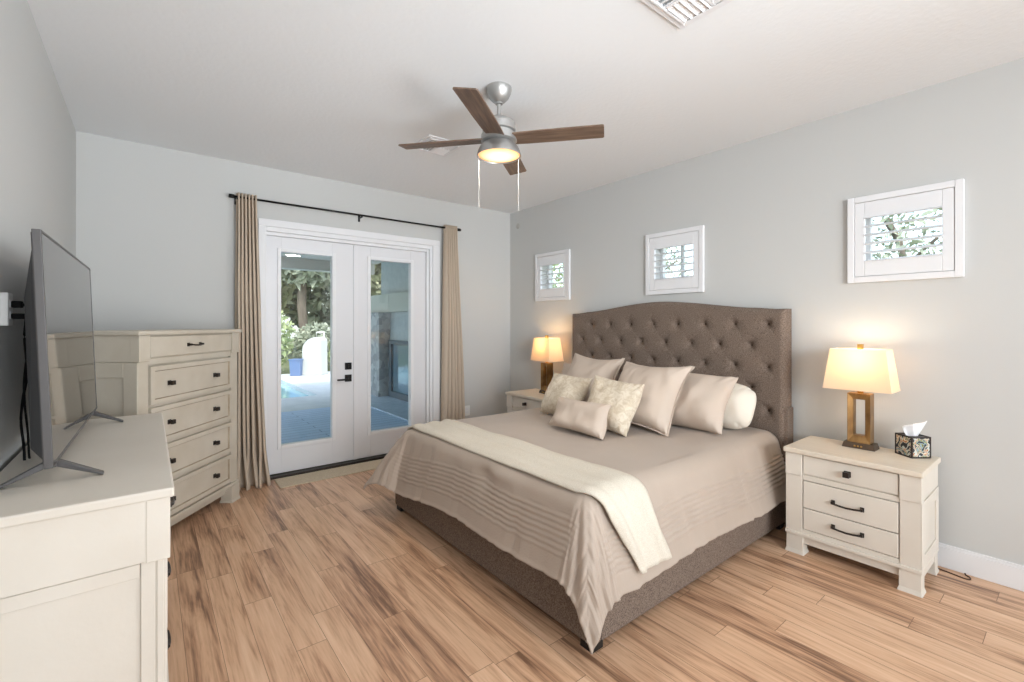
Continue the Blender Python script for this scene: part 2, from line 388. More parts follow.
# three high windows with shutters
for i, (a, b) in enumerate(WINS):
    w = struct(thing('window_%d' % (3-i), 'x', 'x')); del w['label']; del w['category']
    w.location = (XR, (a+b)/2, (WZ0+WZ1)/2)
    hw, hh = (b-a)/2, (WZ1-WZ0)/2
    def ring(bm, x0, x1, oh, ov, t):
        box(bm, x0, x1, -oh, -oh+t, -ov, ov); box(bm, x0, x1, oh-t, oh, -ov, ov)
        box(bm, x0, x1, -oh+t, oh-t, ov-t, ov); box(bm, x0, x1, -oh+t, oh-t, -ov, -ov+t)
    bm = bmesh.new(); ring(bm, -.026, 0, hw, hh, .037)
    obj('window_frame', bm, M['trim'], w, bevel=.003)
    bm = bmesh.new()
    ph, pv = hw-.039, hh-.039; st = .05; rl = .095
    box(bm, -.022, .008, -ph, -ph+st, -pv, pv); box(bm, -.022, .008, ph-st, ph, -pv, pv)
    box(bm, -.022, .008, -ph+st, ph-st, pv-rl, pv); box(bm, -.022, .008, -ph+st, ph-st, -pv, -pv+rl)
    obj('shutter_panel', bm, M['trim'], w, bevel=.003)
    bm = bmesh.new(); n = 5; zz0, zz1 = -pv+rl, pv-rl; pitch = (zz1-zz0)/n
    for k in range(n+1):
        zc = zz0+k*pitch; t = math.radians(17)
        ca, sa = math.cos(t), math.sin(t); hwid, th = .030, .0055
        pr = [(-hwid, 0), (-hwid*.5, th), (hwid*.5, th), (hwid, 0), (hwid*.5, -th), (-hwid*.5, -th)]
        rA, rB = [], []
        for (p, q) in pr:
            x = p*ca-q*sa; z = p*sa+q*ca
            if k == 0 and z < 0: z *= .3
            if k == n and z > 0: z *= .3
            rA.append(bm.verts.new((x-.007, -ph+st, zc+z))); rB.append(bm.verts.new((x-.007, ph-st, zc+z)))
        for q in range(6): bm.faces.new((rA[q], rA[(q+1) % 6], rB[(q+1) % 6], rB[q]))
        bm.faces.new(rA[::-1]); bm.faces.new(rB)
    obj('shutter_louvers', bm, M['trim'], w)
    obj('pane', B((.13, .135, -hw+.06, hw-.06, -hh+.06, hh-.06)), M['wpane'], w)
    bm = bmesh.new(); ring(bm, .11, .155, hw-.06, hh-.06, .028)
    if i == 1: box(bm, .115, .15, -.008, .008, -hh+.07, hh-.07)
    obj('sash', bm, M['trim'], w)

# ------------------------------------------------------------------ exterior
deckm, N, L, P = newmat('blue_grey_decking')
tc = N.new('ShaderNodeTexCoord'); mp = N.new('ShaderNodeMapping'); L.new(tc.outputs['Object'], mp.inputs[0]); mp.inputs['Scale'].default_value = (1, 1, 1)
bk = N.new('ShaderNodeTexBrick'); bk.inputs['Scale'].default_value = 1; bk.inputs['Brick Width'].default_value = 3.6; bk.inputs['Row Height'].default_value = .15
bk.inputs['Mortar Size'].default_value = .008; bk.inputs['Color1'].default_value = srgb(176, 201, 230); bk.inputs['Color2'].default_value = srgb(186, 209, 236); bk.inputs['Mortar'].default_value = srgb(132, 156, 188)
L.new(mp.outputs[0], bk.inputs['Vector']); L.new(bk.outputs['Color'], P.inputs['Base Color']); P.inputs['Roughness'].default_value = .6
GZ = -.05
struct(obj('patio_deck', B((-4, 2.98, YB+.16, 8.1, GZ-.1, GZ)), deckm))
struct(obj('patio_strip', B((2.98, 3.73, YB+.16, 9.2, GZ-.1, GZ+.02)), mat('blue_grey_stone', (184, 200, 214), .6, var=(168, 186, 202), vscale=9)))
pd = mat('white_coping', (208, 214, 218), .8, var=(198, 205, 210), vscale=4)
struct(obj('pool_deck', B((-4, 9, 8.1, 9.6, GZ-.1, GZ), (2.66, 9, 9.6, 14.2, GZ-.1, GZ), (-4, 2.66, 13.9, 14.2, GZ-.1, GZ)), pd))
struct(obj('pool_floor', B((-4, 2.66, 9.6, 13.9, -.9, -.8)), mat('pale_blue_plaster', (170, 214, 222), .7)))
pw, N, L, P = newmat('pool_water'); P.inputs['Base Color'].default_value = srgb(166, 214, 224); P.inputs['Roughness'].default_value = .05
n = N.new('ShaderNodeTexNoise'); n.inputs['Scale'].default_value = 6; b = N.new('ShaderNodeBump'); b.inputs['Strength'].default_value = .2
L.new(n.outputs['Fac'], b.inputs['Height']); L.new(b.outputs[0], P.inputs['Normal'])
struct(obj('pool_water', B((-4, 2.66, 9.6, 13.9, -.8, GZ-.09)), pw))
struct(obj('ground', B((-14, 30, -8, 50, -.25, -.15)), mat('lawn', (128, 136, 100), .95, var=(108, 118, 84), vscale=2)))
struct(obj('porch_ceiling', B((-4, 3.73, YB+.16, 9.6, 2.62, 2.75)), mat('porch_ceiling_paint', (196, 194, 184), .8)))
struct(obj('porch_beam', B((-4, 3.73, 9.35, 9.6, 2.42, 2.62)), mat('porch_beam_paint', (190, 188, 178), .8)))
wing = struct(obj('wall_wing', B((3.73, 3.9, YB+.16, 9.0, -.1, 2.62)), mat('grey_blue_stucco', (192, 200, 202), .85, var=(182, 191, 194), vscale=10)))
struct(obj('beam_wing', B((3.60, 3.73, YB+.16, 9.3, 1.60, 1.95)), mat('pale_fascia', (188, 192, 184), .7)))
stone, N, L, P = newmat('stone_cladding')
tc = N.new('ShaderNodeTexCoord'); v = N.new('ShaderNodeTexVoronoi'); v.inputs['Scale'].default_value = 9; L.new(tc.outputs['Object'], v.inputs['Vector'])
r = N.new('ShaderNodeValToRGB'); r.color_ramp.elements[0].color = srgb(128, 134, 138); r.color_ramp.elements[1].color = srgb(190, 196, 198)
L.new(v.outputs['Color'], r.inputs[0]); L.new(r.outputs[0], P.inputs['Base Color']); P.inputs['Roughness'].default_value = .9
bmx = bmesh.new(); box(bmx, 3.50, 3.73, 8.55, 9.2, GZ, 1.6); box(bmx, 3.47, 3.73, 8.52, 9.23, GZ, GZ+.12); box(bmx, 3.47, 3.73, 8.52, 9.23, 1.54, 1.6)
struct(obj('column', bmx, stone, bevel=.008))
w4 = struct(obj('window_4', B((3.66, 3.72, 4.9, 8.48, GZ+.02, .08), (3.66, 3.72, 4.9, 8.48, .98, 1.06), (3.66, 3.72, 8.36, 8.48, .08, .98), (3.66, 3.72, 7.42, 7.5, .08, .98), (3.66, 3.72, 6.4, 6.48, .08, .98), (3.66, 3.72, 5.4, 5.48, .08, .98)),
             mat('slate_frame', (92, 104, 112), .5), bevel=.004))
obj('pane', B((3.70, 3.71, 4.9, 8.48, .08, .98)), mat('mirror_glass', (120, 146, 160), .06, .3), w4)

# white covered object standing past the pool, with a loop on top, and a blue bin beside it
t = thing('covered_grill', 'white rounded cover standing upright past the pool, loop on top', 'grill', (3.68, 13.55, GZ), -YAW)
bm = bmesh.new(); prof = []
for k in range(13):
    a = PI/2*k/12; prof.append((-.27+.40*(1-math.cos(a)), .70+.36*math.sin(a)))
prof = [(-.27, 0)]+prof+[(.20, 1.05), (.26, .98), (.27, 0)]
A = [bm.verts.new((x, -.22, z)) for x, z in prof]; C = [bm.verts.new((x, .22, z)) for x, z in prof]
for k in range(len(prof)): bm.faces.new((A[k], A[(k+1) % len(prof)], C[(k+1) % len(prof)], C[k]))
bm.faces.new(A); bm.faces.new(C[::-1])
obj('cover', bm, mat('white_canvas', (196, 197, 192), .8), t, bevel=.02)
bm = bmesh.new(); tube(bm, [(.04, 0, 1.02), (.04, 0, 1.18), (.05, 0, 1.19), (.24, 0, 1.19), (.25, 0, 1.18), (.25, 0, .95)], .016)
obj('loop_handle', bm, M['white'], t, smooth=True)
bm = bmesh.new(); taper(bm, -.15, .15, -.15, .15, 0, .42, .02, 0); box(bm, -.165, .165, -.165, .165, .42, .46)
tag(obj('storage_bin', bm, mat('blue_plastic', (104, 128, 168), .5), loc=(3.22, 13.6, GZ), rotz=-YAW, bevel=.01), 'small blue bin on the pool deck left of the white cover', 'bin')

leafs = {}
def leafmat(name, a, b):
    m, N, L, P = newmat(name)
    n = N.new('ShaderNodeTexNoise'); n.inputs['Scale'].default_value = 1.3; tc = N.new('ShaderNodeTexCoord'); L.new(tc.outputs['Object'], n.inputs['Vector'])
    r = N.new('ShaderNodeValToRGB'); r.color_ramp.elements[0].position = .4; r.color_ramp.elements[1].position = .6
    r.color_ramp.elements[0].color = srgb(*a); r.color_ramp.elements[1].color = srgb(*b)
    L.new(n.outputs['Fac'], r.inputs[0]); L.new(r.outputs[0], P.inputs['Base Color']); P.inputs['Roughness'].default_value = .7
    return m
LM = [leafmat('olive_leaves', (142, 146, 116), (174, 177, 144)), leafmat('grey_green_leaves', (148, 157, 138), (178, 185, 164)), leafmat('fresh_leaves', (150, 168, 122), (188, 198, 152))]
BARK = mat('grey_bark', (122, 112, 100), .9, var=(96, 88, 78), vscale=8, vstretch=(1, 1, .2))
def leaf_cloud(name, parent, m, cx, cz, rx, rz, n, size, rnd):
    bm = bmesh.new()
    for k in range(n):
        while True:
            p = Vector((rnd.uniform(-1, 1), rnd.uniform(-1, 1), rnd.uniform(-1, 1)))
            if p.length < 1: break
        cl = noise.noise(p*2.6+Vector((cx*3, rx*7, n)))
        if cl < -.26: continue
        c = Vector((cx+p.x*rx, p.y*rx, cz+p.z*rz)); s = size*rnd.uniform(.6, 1.3)
        a = Vector((rnd.gauss(0, 1), rnd.gauss(0, 1), rnd.gauss(0, 1))).normalized(); b2 = a.orthogonal().normalized(); b2 = Matrix.Rotation(rnd.uniform(0, 6), 3, a) @ b2; c2 = a.cross(b2)
        vs = [bm.verts.new(c+b2*s), bm.verts.new(c+c2*s*.45), bm.verts.new(c-b2*s), bm.verts.new(c-c2*s*.45)]
        bm.faces.new(vs)
    return obj(name, bm, m, parent)
def tree(label, loc, h, rx, mi, seed, group, crown_from=.10, n=6500):
    rnd = random.Random(seed)
    t = thing('tree', label, 'tree', loc, 0, group)
    bm = bmesh.new(); pts = [(rnd.uniform(-.04, .04)*k, rnd.uniform(-.04, .04)*k, h*.95*k/8) for k in range(9)]
    rings = []
    tube(bm, pts, h*.018, 8)
    for k in range(5):
        z = h*(crown_from+.1*k); a = rnd.uniform(0, 6.28); q = rx*.7
        tube(bm, [(0, 0, z), (math.cos(a)*q*.5, math.sin(a)*q*.5, z+.12*h), (math.cos(a)*q, math.sin(a)*q, z+.2*h)], h*.007, 6)
    obj('trunk', bm, BARK, t, smooth=True)
    leaf_cloud('crown', t, LM[mi], 0, h*(crown_from+1.05)/2, rx, h*(1.05-crown_from)/2, n, (.17*h/7+.05)*(1 if n > 3000 else .55), rnd)
    return t
TG = 'trees beyond the pool'
tree('tall olive tree beyond the pool, seen at the left edge of the door glass', (3.4, 23.5, -.15), 8.5, 2.3, 0, 1, TG)
tree('tall grey-green tree beyond the pool, behind the white cover', (6.6, 24.5, -.15), 10.5, 2.3, 1, 2, TG)
tree('olive tree beyond the pool, nearest the wing of the house', (7.6, 19.0, -.15), 8, 1.7, 0, 3, TG)
tree('grey-green tree far behind the others past the pool', (4.6, 29.5, -.15), 11, 2.8, 1, 4, TG)
tree('bushy olive tree at the far end past the right of the pool', (11.5, 26, -.15), 9, 2.5, 0, 5, TG)
tree('slim tree with a bare lower trunk beyond the pool', (4.6, 18.4, -.15), 9.5, 1.5, 1, 6, TG, .3)
tree('broad grey-green tree across the pool, out past the left curtain', (-.6, 21.0, -.15), 8.5, 2.2, 1, 7, TG)
tree('olive tree across the pool, well left of the other trees', (-4.6, 22.0, -.15), 9, 2.2, 0, 8, TG)
def shrub(label, loc, r, h, mi, seed):
    rnd = random.Random(seed); t = thing('shrub', label, 'shrub', loc, 0, 'shrubs along the pool deck')
    bm = bmesh.new()
    for k in range(6):
        a = k*1.05; tube(bm, [(0, 0, 0), (math.cos(a)*r*.25, math.sin(a)*r*.25, h*.4), (math.cos(a)*r*.5, math.sin(a)*r*.5, h*.75)], .015, 6)
    obj('stem', bm, BARK, t); leaf_cloud('foliage', t, LM[mi], 0, h*.55, r, h*.5, 1500, .1, rnd)
shrub('light green shrub past the pool left of the white cover', (2.75, 15.3, -.15), .8, 2.0, 2, 11)
shrub('grey-green shrub directly behind the white cover', (4.55, 16.4, -.15), .85, 1.5, 1, 12)
shrub('green shrub past the pool right of the white cover', (5.0, 15.0, -.15), .55, 1.1, 2, 13)
tree('tree outside the high window nearest the door', (9.2, 8.7, -.15), 4.2, 1.1, 2, 21, 'trees outside the high windows', .1, 2400)
tree('tree outside the high window over the headboard', (13.5, 9.5, -.15), 4.6, 1.4, 1, 22, 'trees outside the high windows', .2, 1500)
tree('tree outside the high window over the tissue box', (12.5, 2.6, -.15), 4.0, 1.3, 1, 23, 'trees outside the high windows', .2, 1500)

# ------------------------------------------------------------------ bed
bed = thing('bed', 'king bed with brown tufted headboard and upholstered frame', 'bed', (2.4, 2.25, 0))
ox, oy = 2.4, 2.25
def OB(*bs): return B(*[(a-ox, b-ox, c-oy, d-oy, e, f) for a, b, c, d, e, f in bs])
BY0, BY1, BX0 = 1.275, 3.21, 1.435
obj('foot_rail', OB((BX0, BX0+.06, BY0, BY1, .035, .31)), M['tweed'], bed, bevel=.012)
obj('side_rail', OB((BX0+.06, 3.42, BY0, BY0+.06, .035, .31)), M['tweed'], bed, bevel=.012)
obj('side_rail', OB((BX0+.06, 3.42, BY1-.06, BY1, .035, .31)), M['tweed'], bed, bevel=.012)
for x, y in ((BX0+.01, BY0+.01), (BX0+.01, BY1-.08), (3.3, BY0+.01), (3.3, BY1-.08)):
    obj('leg', OB((x, x+.07, y, y+.07, 0, .036)), M['leg'], bed, bevel=.004)
bm = OB((BX0+.10, 3.40, BY0+.08, BY1-.08, .20, .575))
obj('mattress', bm, M['mattress'], bed, bevel=.05)
HC, HHW = 2.30, 1.01
def htop(y):
    d = abs(y-HC)
    if d > .80: return 1.478+.012*max(0, (.93-d)/.13 if d < .93 else 0)
    t = 1-d/.80; return 1.49+.072*(t*t*(3-2*t))**.8
btn = []
for rw in range(5):
    z = 1.372-.152*rw; off = 0 if rw % 2 == 0 else .116
    for k in range(-5, 6):
        y = 2.346+k*.2345+off
        if HC-HHW+.09 < y < HC+HHW-.09: btn.append((y, z))
def tuft(y, z):
    best = min(((y-b[0])**2+(z-b[1])**2) for b in btn)**.5
    d = .022*math.exp(-(best/.020)**2)+.014*math.exp(-(best/.050)**2)
    # diagonal pleats between neighbouring buttons
    u = (y-2.346)/.2345; w = (1.372-z)/.304
    p = abs(((u+w) % 1)-0); p = min(p, 1-p); q = abs(((u-w) % 1)); q = min(q, 1-q)
    if z > 1.385: p = q = 1
    d += (.0026*math.exp(-(p/.05)**2)+.0026*math.exp(-(q/.05)**2))*math.exp(-(best/.085)**2)*1.3
    if z > 1.385:
        r = abs(u % 1); r = min(r, 1-r); d += .002*math.exp(-(r/.07)**2)*max(0, 1-(z-1.385)/.12)
    edge = min(y-(HC-HHW), HC+HHW-y, htop(y)-z)
    d *= min(1, max(0, (edge-.045)/.05))
    if edge < .035: d += .03*(1-max(0, edge)/.035)**2
    return d
bm = bmesh.new(); NYg, NZg = 240, 120
def hb(i, j):
    y = HC-HHW+2*HHW*i/(NYg-1); z = .25+(htop(y)-.25)*j/(NZg-1)
    return (3.395+tuft(y, z)-ox, y-oy, z)
g = grid(bm, NYg, NZg, hb)
def hbk(i, j): return (3.505-ox, hb(i, 0)[1], hb(i, 119)[2] if j else .25)
bk_ = [[bm.verts.new((3.505-ox, g[i][0].co.y, .25)), bm.verts.new((3.505-ox, g[i][0].co.y, g[i][-1].co.z))] for i in range(NYg)]
for i in range(NYg-1):
    bm.faces.new((bk_[i][0], bk_[i+1][0], bk_[i+1][1], bk_[i][1]))
    bm.faces.new((g[i][-1], g[i+1][-1], bk_[i+1][1], bk_[i][1])); bm.faces.new((g[i][0], g[i+1][0], bk_[i+1][0], bk_[i][0]))
for e in (0, NYg-1):
    bm.faces.new([g[e][j] for j in range(NZg)]+[bk_[e][1], bk_[e][0]])
hbo = autosmooth(obj('headboard', bm, M['tweed'], bed), 50)
bm = bmesh.new()
for (y, z) in btn[:1]: pass
for (y, z) in btn:
    bm = bmesh.new(); rr = []
    lathe(bm, [(.011, 0), (.013, .004), (.011, .008), (.005, .0105)], 12)
    bmesh.ops.rotate(bm, verts=bm.verts[:], cent=(0, 0, 0), matrix=Matrix.Rotation(-PI/2, 3, 'Y'))
    obj('button', bm, M['button'], hbo, smooth=True, loc=(3.395+tuft(y, z)+.001-ox, y-oy, z))
obj('headboard_base', OB((3.41, 3.505, HC-HHW-.014, HC-HHW+.03, 0, .80), (3.41, 3.505, HC+HHW-.03, HC+HHW+.014, 0, .80), (3.42, 3.50, HC-HHW+.03, HC+HHW-.03, .02, .28)), M['tweed'], bed, bevel=.008)

# comforter surface: flat top, rolled edge, three hanging sides, coned corners
CX0, CX1, CY0, CY1, CZ = 1.545, 3.37, 1.415, 3.02, .632
CL, CW = CX1-CX0, CY1-CY0
RR, TH = .10, math.radians(74)
def hang(s):
    sm = RR*TH
    if s < sm: return RR*math.sin(s/RR), RR*(1-math.cos(s/RR)), s/RR
    return RR*math.sin(TH)+(s-sm)*math.cos(TH), RR*(1-math.cos(TH))+(s-sm)*math.sin(TH), TH
def ovf(v):   # foot overhang along the bed width, longer to the far side
    t = min(1, max(0, v/CW)); return .42+.075*t*t+.012*math.sin(v*5.0)
def ovs(u): return .465+.010*math.sin(u*5+1)
def csurf(u, v, off=0, pleats=True):
    a = max(0, -u); b = max(0, -v, v-CW); sgn = -1 if v < CW/2 else 1
    bx_, by_ = CX0+max(0, u), CY0+min(CW, max(0, v))
    rho = math.hypot(a, b)
    nz = noise.noise(Vector((u*3.1, v*3.1, 1.7)))*.010+noise.noise(Vector((u*9, v*9, 4.2)))*.003
    if rho < 1e-6:
        # slight sag away from the edge, puff near it
        return Vector((bx_, by_, CZ+nz+off))
    o, d, th = hang(rho); dx, dy = -a/rho, sgn*b/rho
    if sgn > 0 and a > 0 and b > 0:      # the far corner stands away from the frame
        q = math.sin(2*math.atan2(b, a)); k2 = max(0, rho-.06)
        o += k2*.21*q; d -= k2*.24*q
    k = min(1, rho/.15)
    fold = 0
    along = u if b > a else v
    fold += noise.noise(Vector((along*14, 0, 9.0 if b > a else 3.0)))*.012*min(1, rho/.3)+noise.noise(Vector((along*34, rho*3, 5)))*.006*k+noise.noise(Vector((along*80, rho*5, 2)))*.003*k
    if a > 0 and b > 0:
        ph = math.atan2(b, a); w = min(1, math.sin(2*ph)*1.2)*min(1, rho/.35)
        fold += w*(.030*math.sin(2*ph)+.012*math.sin(ph*9+.5)+.006*math.sin(ph*21))
    if a > 0: fold -= .024*math.exp(-((v-.66)/.07)**2-((a-.15)/.06)**2)-.016*math.exp(-((v-.50)/.10)**2-((a-.10)/.05)**2)
    if pleats:
        dh = min(ovf(v)-a, ovs(u)-b)
        if .085 < dh < .265: fold += (.0062*abs(math.sin((dh-.085)/.18*PI*7))-.003)*max(0, 1-2.5*min(a, b)/.3)*(1.7 if b > a else 1)
        if dh < .02: fold += .004*math.cos(dh/.02*PI/2)
    e = o+(fold+nz*.6+off)*math.sin(th); z = CZ-d+(nz*.5+off)*math.cos(th)
    fx_ = bx_+dx*e; fy_ = by_+dy*e
    # keep outside the frame once below the rail top
    return Vector((fx_, fy_, max(z, .022+off)))
def axis(lo_over, length, hi_over, fine=.0065, coarse=.03):
    n1 = int(lo_over/fine); n2 = int(length/coarse); n3 = int(hi_over/fine) if hi_over else 0
    t = [-1+i/n1 for i in range(n1)]
    r = [('a', x) for x in t]+[('m', i/n2) for i in range(n2+1)]
    if n3: r += [('b', (i+1)/n3) for i in range(n3)]
    return r
AU = axis(.44, CL, 0); AV = axis(.47, CW, .47)
def cpt(i, j):
    ku, tu = AU[i]; kv, tv = AV[j]
    # overhang lengths depend on the other coordinate
    v0 = {'a': 0, 'm': tv*CW, 'b': CW}[kv]; u0 = 0 if ku == 'a' else tu*CL
    v = tv*ovs(u0) if kv == 'a' else (tv*CW if kv == 'm' else CW+tv*ovs(u0))
    u = tu*ovf(v0) if ku == 'a' else tu*CL
    return csurf(u, v)
bm = bmesh.new(); grid(bm, len(AU), len(AV), cpt)
tag(obj('comforter', bm, M['comforter'], smooth=True, solid=.012), 'taupe comforter with pin-tuck bands spread over the bed', 'comforter')

# throw: a folded cream band lying across the foot of the comforter
bm = bmesh.new(); NA, NB = 150, 28
def tpt(i, j):
    s = i/(NA-1); q = j/(NB-1)
    v = CW+.30-(CW+.30+.42)*s
    ua, ub = -.055, .285
    if v < 0:
        t = -v/.42; ua = -.055+.185*t; ub = .285+.085*t
    elif v > CW: ua, ub = -.05, .30
    u = ua+(ub-ua)*q
    off = .014+.006*math.sin(q*17+1.5*noise.noise(Vector((v*2, q*3, 0))))+.006*noise.noise(Vector((q*5, v*1.5, 7)))
    if v < 0: off += .010*math.sin(q*9+.6)*min(1, -v/.2)+.012*min(1, -v/.1)
    p = csurf(u, v, off, False); return p
grid(bm, NA, NB, tpt)
tag(obj('throw_blanket', bm, M['throw'], smooth=True, solid=.007), 'cream throw laid across the foot of the bed, hanging over its near side', 'blanket')

# ------------------------------------------------------------------ pillows
def pillow(name, label, cat, w, h, t, bottom, yaw, lean, m, seed, group, flange=0, seam=None, sag=.0, roll=0, soft=1.0, pinch=.075, rnd_c=0):
    rnd = random.Random(seed); n = 41; bm = bmesh.new()
    def P(i, j, sd):
        s = -1+2*i/(n-1); q = -1+2*j/(n-1)
        # uneven spacing packs rows near the seam
        s = math.sin(s*PI/2*.98)/math.sin(PI/2*.98); q = math.sin(q*PI/2*.98)/math.sin(PI/2*.98)
        x = w/2*s*(1-pinch*(1-q*q)*abs(s)**1.5); z = h/2*q*(1-pinch*(1-s*s)*abs(q)**1.5)
        if rnd_c:
            k_ = 1-rnd_c*(min(abs(s), abs(q)))**3; x *= k_; z *= k_
        prof = (max(0, 1-abs(s)**3.0)*max(0, 1-abs(q)**3.0))**.55
        th = t/2*prof*(1+.22*(-q))*soft
        wr = noise.noise(Vector((x*7+seed, z*7, sd*3)))*.022*prof**.6+noise.noise(Vector((x*17+seed, z*9, sd*5)))*.010*prof**.5
        edge = max(abs(s), abs(q))
        wr += .007*noise.noise(Vector((s*3.5+seed, q*3.5, 9)))*max(0, edge-.5)
        # creases running in from the corners
        cr = math.exp(-((abs(s)-abs(q))/.16)**2)*max(0, min(abs(s), abs(q))-.45)*.05*math.sin(seed+20*abs(s)+9*(s-q))
        y = -sd*(th+wr*(1 if prof > .02 else 0))-sd*cr*.3
        if seam is not None and sd > 0:
            y += .006*math.exp(-((x-seam)/.008)**2)*(1 if prof > .05 else 0)
        y += .012*math.sin(s*2.2+seed)*q+.008*math.sin(q*3+seed)
        z += sag*(-(1-s*s)*max(0, q))
        return (x, y, z+h/2)
    F = [[bm.verts.new(P(i, j, 1)) for j in range(n)] for i in range(n)]
    Bk = [[F[i][j] if i in (0, n-1) or j in (0, n-1) else bm.verts.new(P(i, j, -1)) for j in range(n)] for i in range(n)]
    for i in range(n-1):
        for j in range(n-1):
            bm.faces.new((F[i][j], F[i+1][j], F[i+1][j+1], F[i][j+1]))
            try: bm.faces.new((Bk[i][j], Bk[i][j+1], Bk[i+1][j+1], Bk[i+1][j]))
            except ValueError: pass
    if flange:
        ring = [F[i][0] for i in range(n)]+[F[n-1][j] for j in range(1, n)]+[F[i][n-1] for i in range(n-2, -1, -1)]+[F[0][j] for j in range(n-2, 0, -1)]
        out = []
        for v in ring:
            sx = v.co.x/(w/2); sz = (v.co.z-h/2)/(h/2)
            k = max(abs(sx), abs(sz))
            dx = flange*(1 if sx > .985 else -1 if sx < -.985 else 0); dz = flange*(1 if sz > .985 else -1 if sz < -.985 else 0)
            if abs(sx) > abs(sz): dx = math.copysign(flange, sx)
            if abs(sz) >= abs(sx): dz = math.copysign(flange, sz)
            out.append(bm.verts.new((v.co.x+dx, v.co.y+.006*noise.noise(Vector((v.co.x*14, v.co.z*14, seed))), v.co.z+dz)))
        L_ = len(ring)
        for k in range(L_): bm.faces.new((ring[k], ring[(k+1) % L_], out[(k+1) % L_], out[k]))
    Rm = Matrix.Rotation(-lean, 4, 'X') @ Matrix.Rotation(roll, 4, 'Y')
    bmesh.ops.transform(bm, matrix=Rm, verts=bm.verts[:])
    zmin = min(v.co.z for v in bm.verts)
    bmesh.ops.translate(bm, vec=(0, 0, -zmin), verts=bm.verts[:])
    o = obj(name, bm, m, smooth=True, loc=bottom, rotz=yaw)
    s = o.modifiers.new('sub', 'SUBSURF'); s.levels = 1; s.render_levels = 1
    return tag(o, label, cat, group)
R90 = -PI/2
ZP = CZ+.004
PG = 'pillows on the bed'
pillow('pillow', 'ivory sleeping pillow against the headboard behind the others, nearest the tissue box', 'pillow', .60, .335, .20, (3.15, 1.715, ZP), R90, .42, M['whitepillow'], 4, PG, pinch=.02, rnd_c=.20, roll=.07)
pillow('pillow_sham', 'pale taupe sham furthest from the door, in front of the ivory pillow', 'pillow', .62, .43, .21, (2.92, 1.80, ZP), R90+.02, .56, M['sham'], 5, PG, seam=-.16)
pillow('pillow_sham', 'pale taupe sham at the far side, mostly hidden behind a gold cushion', 'pillow', .60, .40, .15, (2.98, 2.88, ZP), R90-.02, .48, M['sham'], 6, PG)
pillow('euro_sham', 'large square taupe pillow touching the headboard behind the gold cushion by the lamp', 'pillow', .58, .51, .22, (2.80, 2.68, ZP), R90-.04, .56, M['sham'], 8, PG, flange=.012, pinch=.12, roll=.03)
pillow('euro_sham', 'large square taupe pillow standing in the middle, right behind a gold cushion', 'pillow', .57, .52, .22, (2.66, 2.01, ZP), R90+.02, .66, M['sham'], 9, PG, flange=.012, seam=-.10, pinch=.12, roll=.02)
pillow('cushion', 'gold patterned square cushion nearer the far nightstand', 'cushion', .42, .355, .16, (2.54, 2.63, ZP), R90-.02, .50, M['gold'], 12, PG, pinch=.06)
pillow('cushion', 'gold patterned square cushion right of the small oblong pillow', 'cushion', .42, .375, .17, (2.45, 2.09, ZP), R90+.02, .46, M['gold'], 13, PG, pinch=.06, roll=.05)
pillow('lumbar_pillow', 'small oblong taupe pillow lying in front of the gold cushions', 'pillow', .50, .225, .14, (2.25, 2.17, ZP), R90-.03, .52, M['sham'], 15, PG, pinch=.06)

# ------------------------------------------------------------------ nightstands
def bar_pull(parent, x, y, z, wd=.135, out=.026):
    bm = bmesh.new()
    for sx in (-1, 1):
        box(bm, x+sx*wd/2-.009, x+sx*wd/2+.009, y-.006, y, z-.012, z+.012); box(bm, x+sx*wd/2-.006, x+sx*wd/2+.006, y-out, y-.006, z-.007, z+.007)
    tube(bm, [(x-wd/2, y-out, z), (x-wd/4, y-out-.003, z-.004), (x, y-out-.004, z-.006), (x+wd/4, y-out-.003, z-.004), (x+wd/2, y-out, z)], .0055, 8)
    return obj('handle', bm, M['hardware'], parent, bevel=.001)
def knob(parent, x, y, z, s=.015):
    bm = bmesh.new(); box(bm, x-.006, x+.006, y-.02, y, z-.006, z+.006); box(bm, x-s*1.1, x+s*1.1, y-.003, y, z-s*1.1, z+s*1.1)
    taper(bm, x-s, x+s, y-.034, y-.018, z-s, z+s); 
    return obj('knob', bm, M['hardware'], parent, bevel=.002)
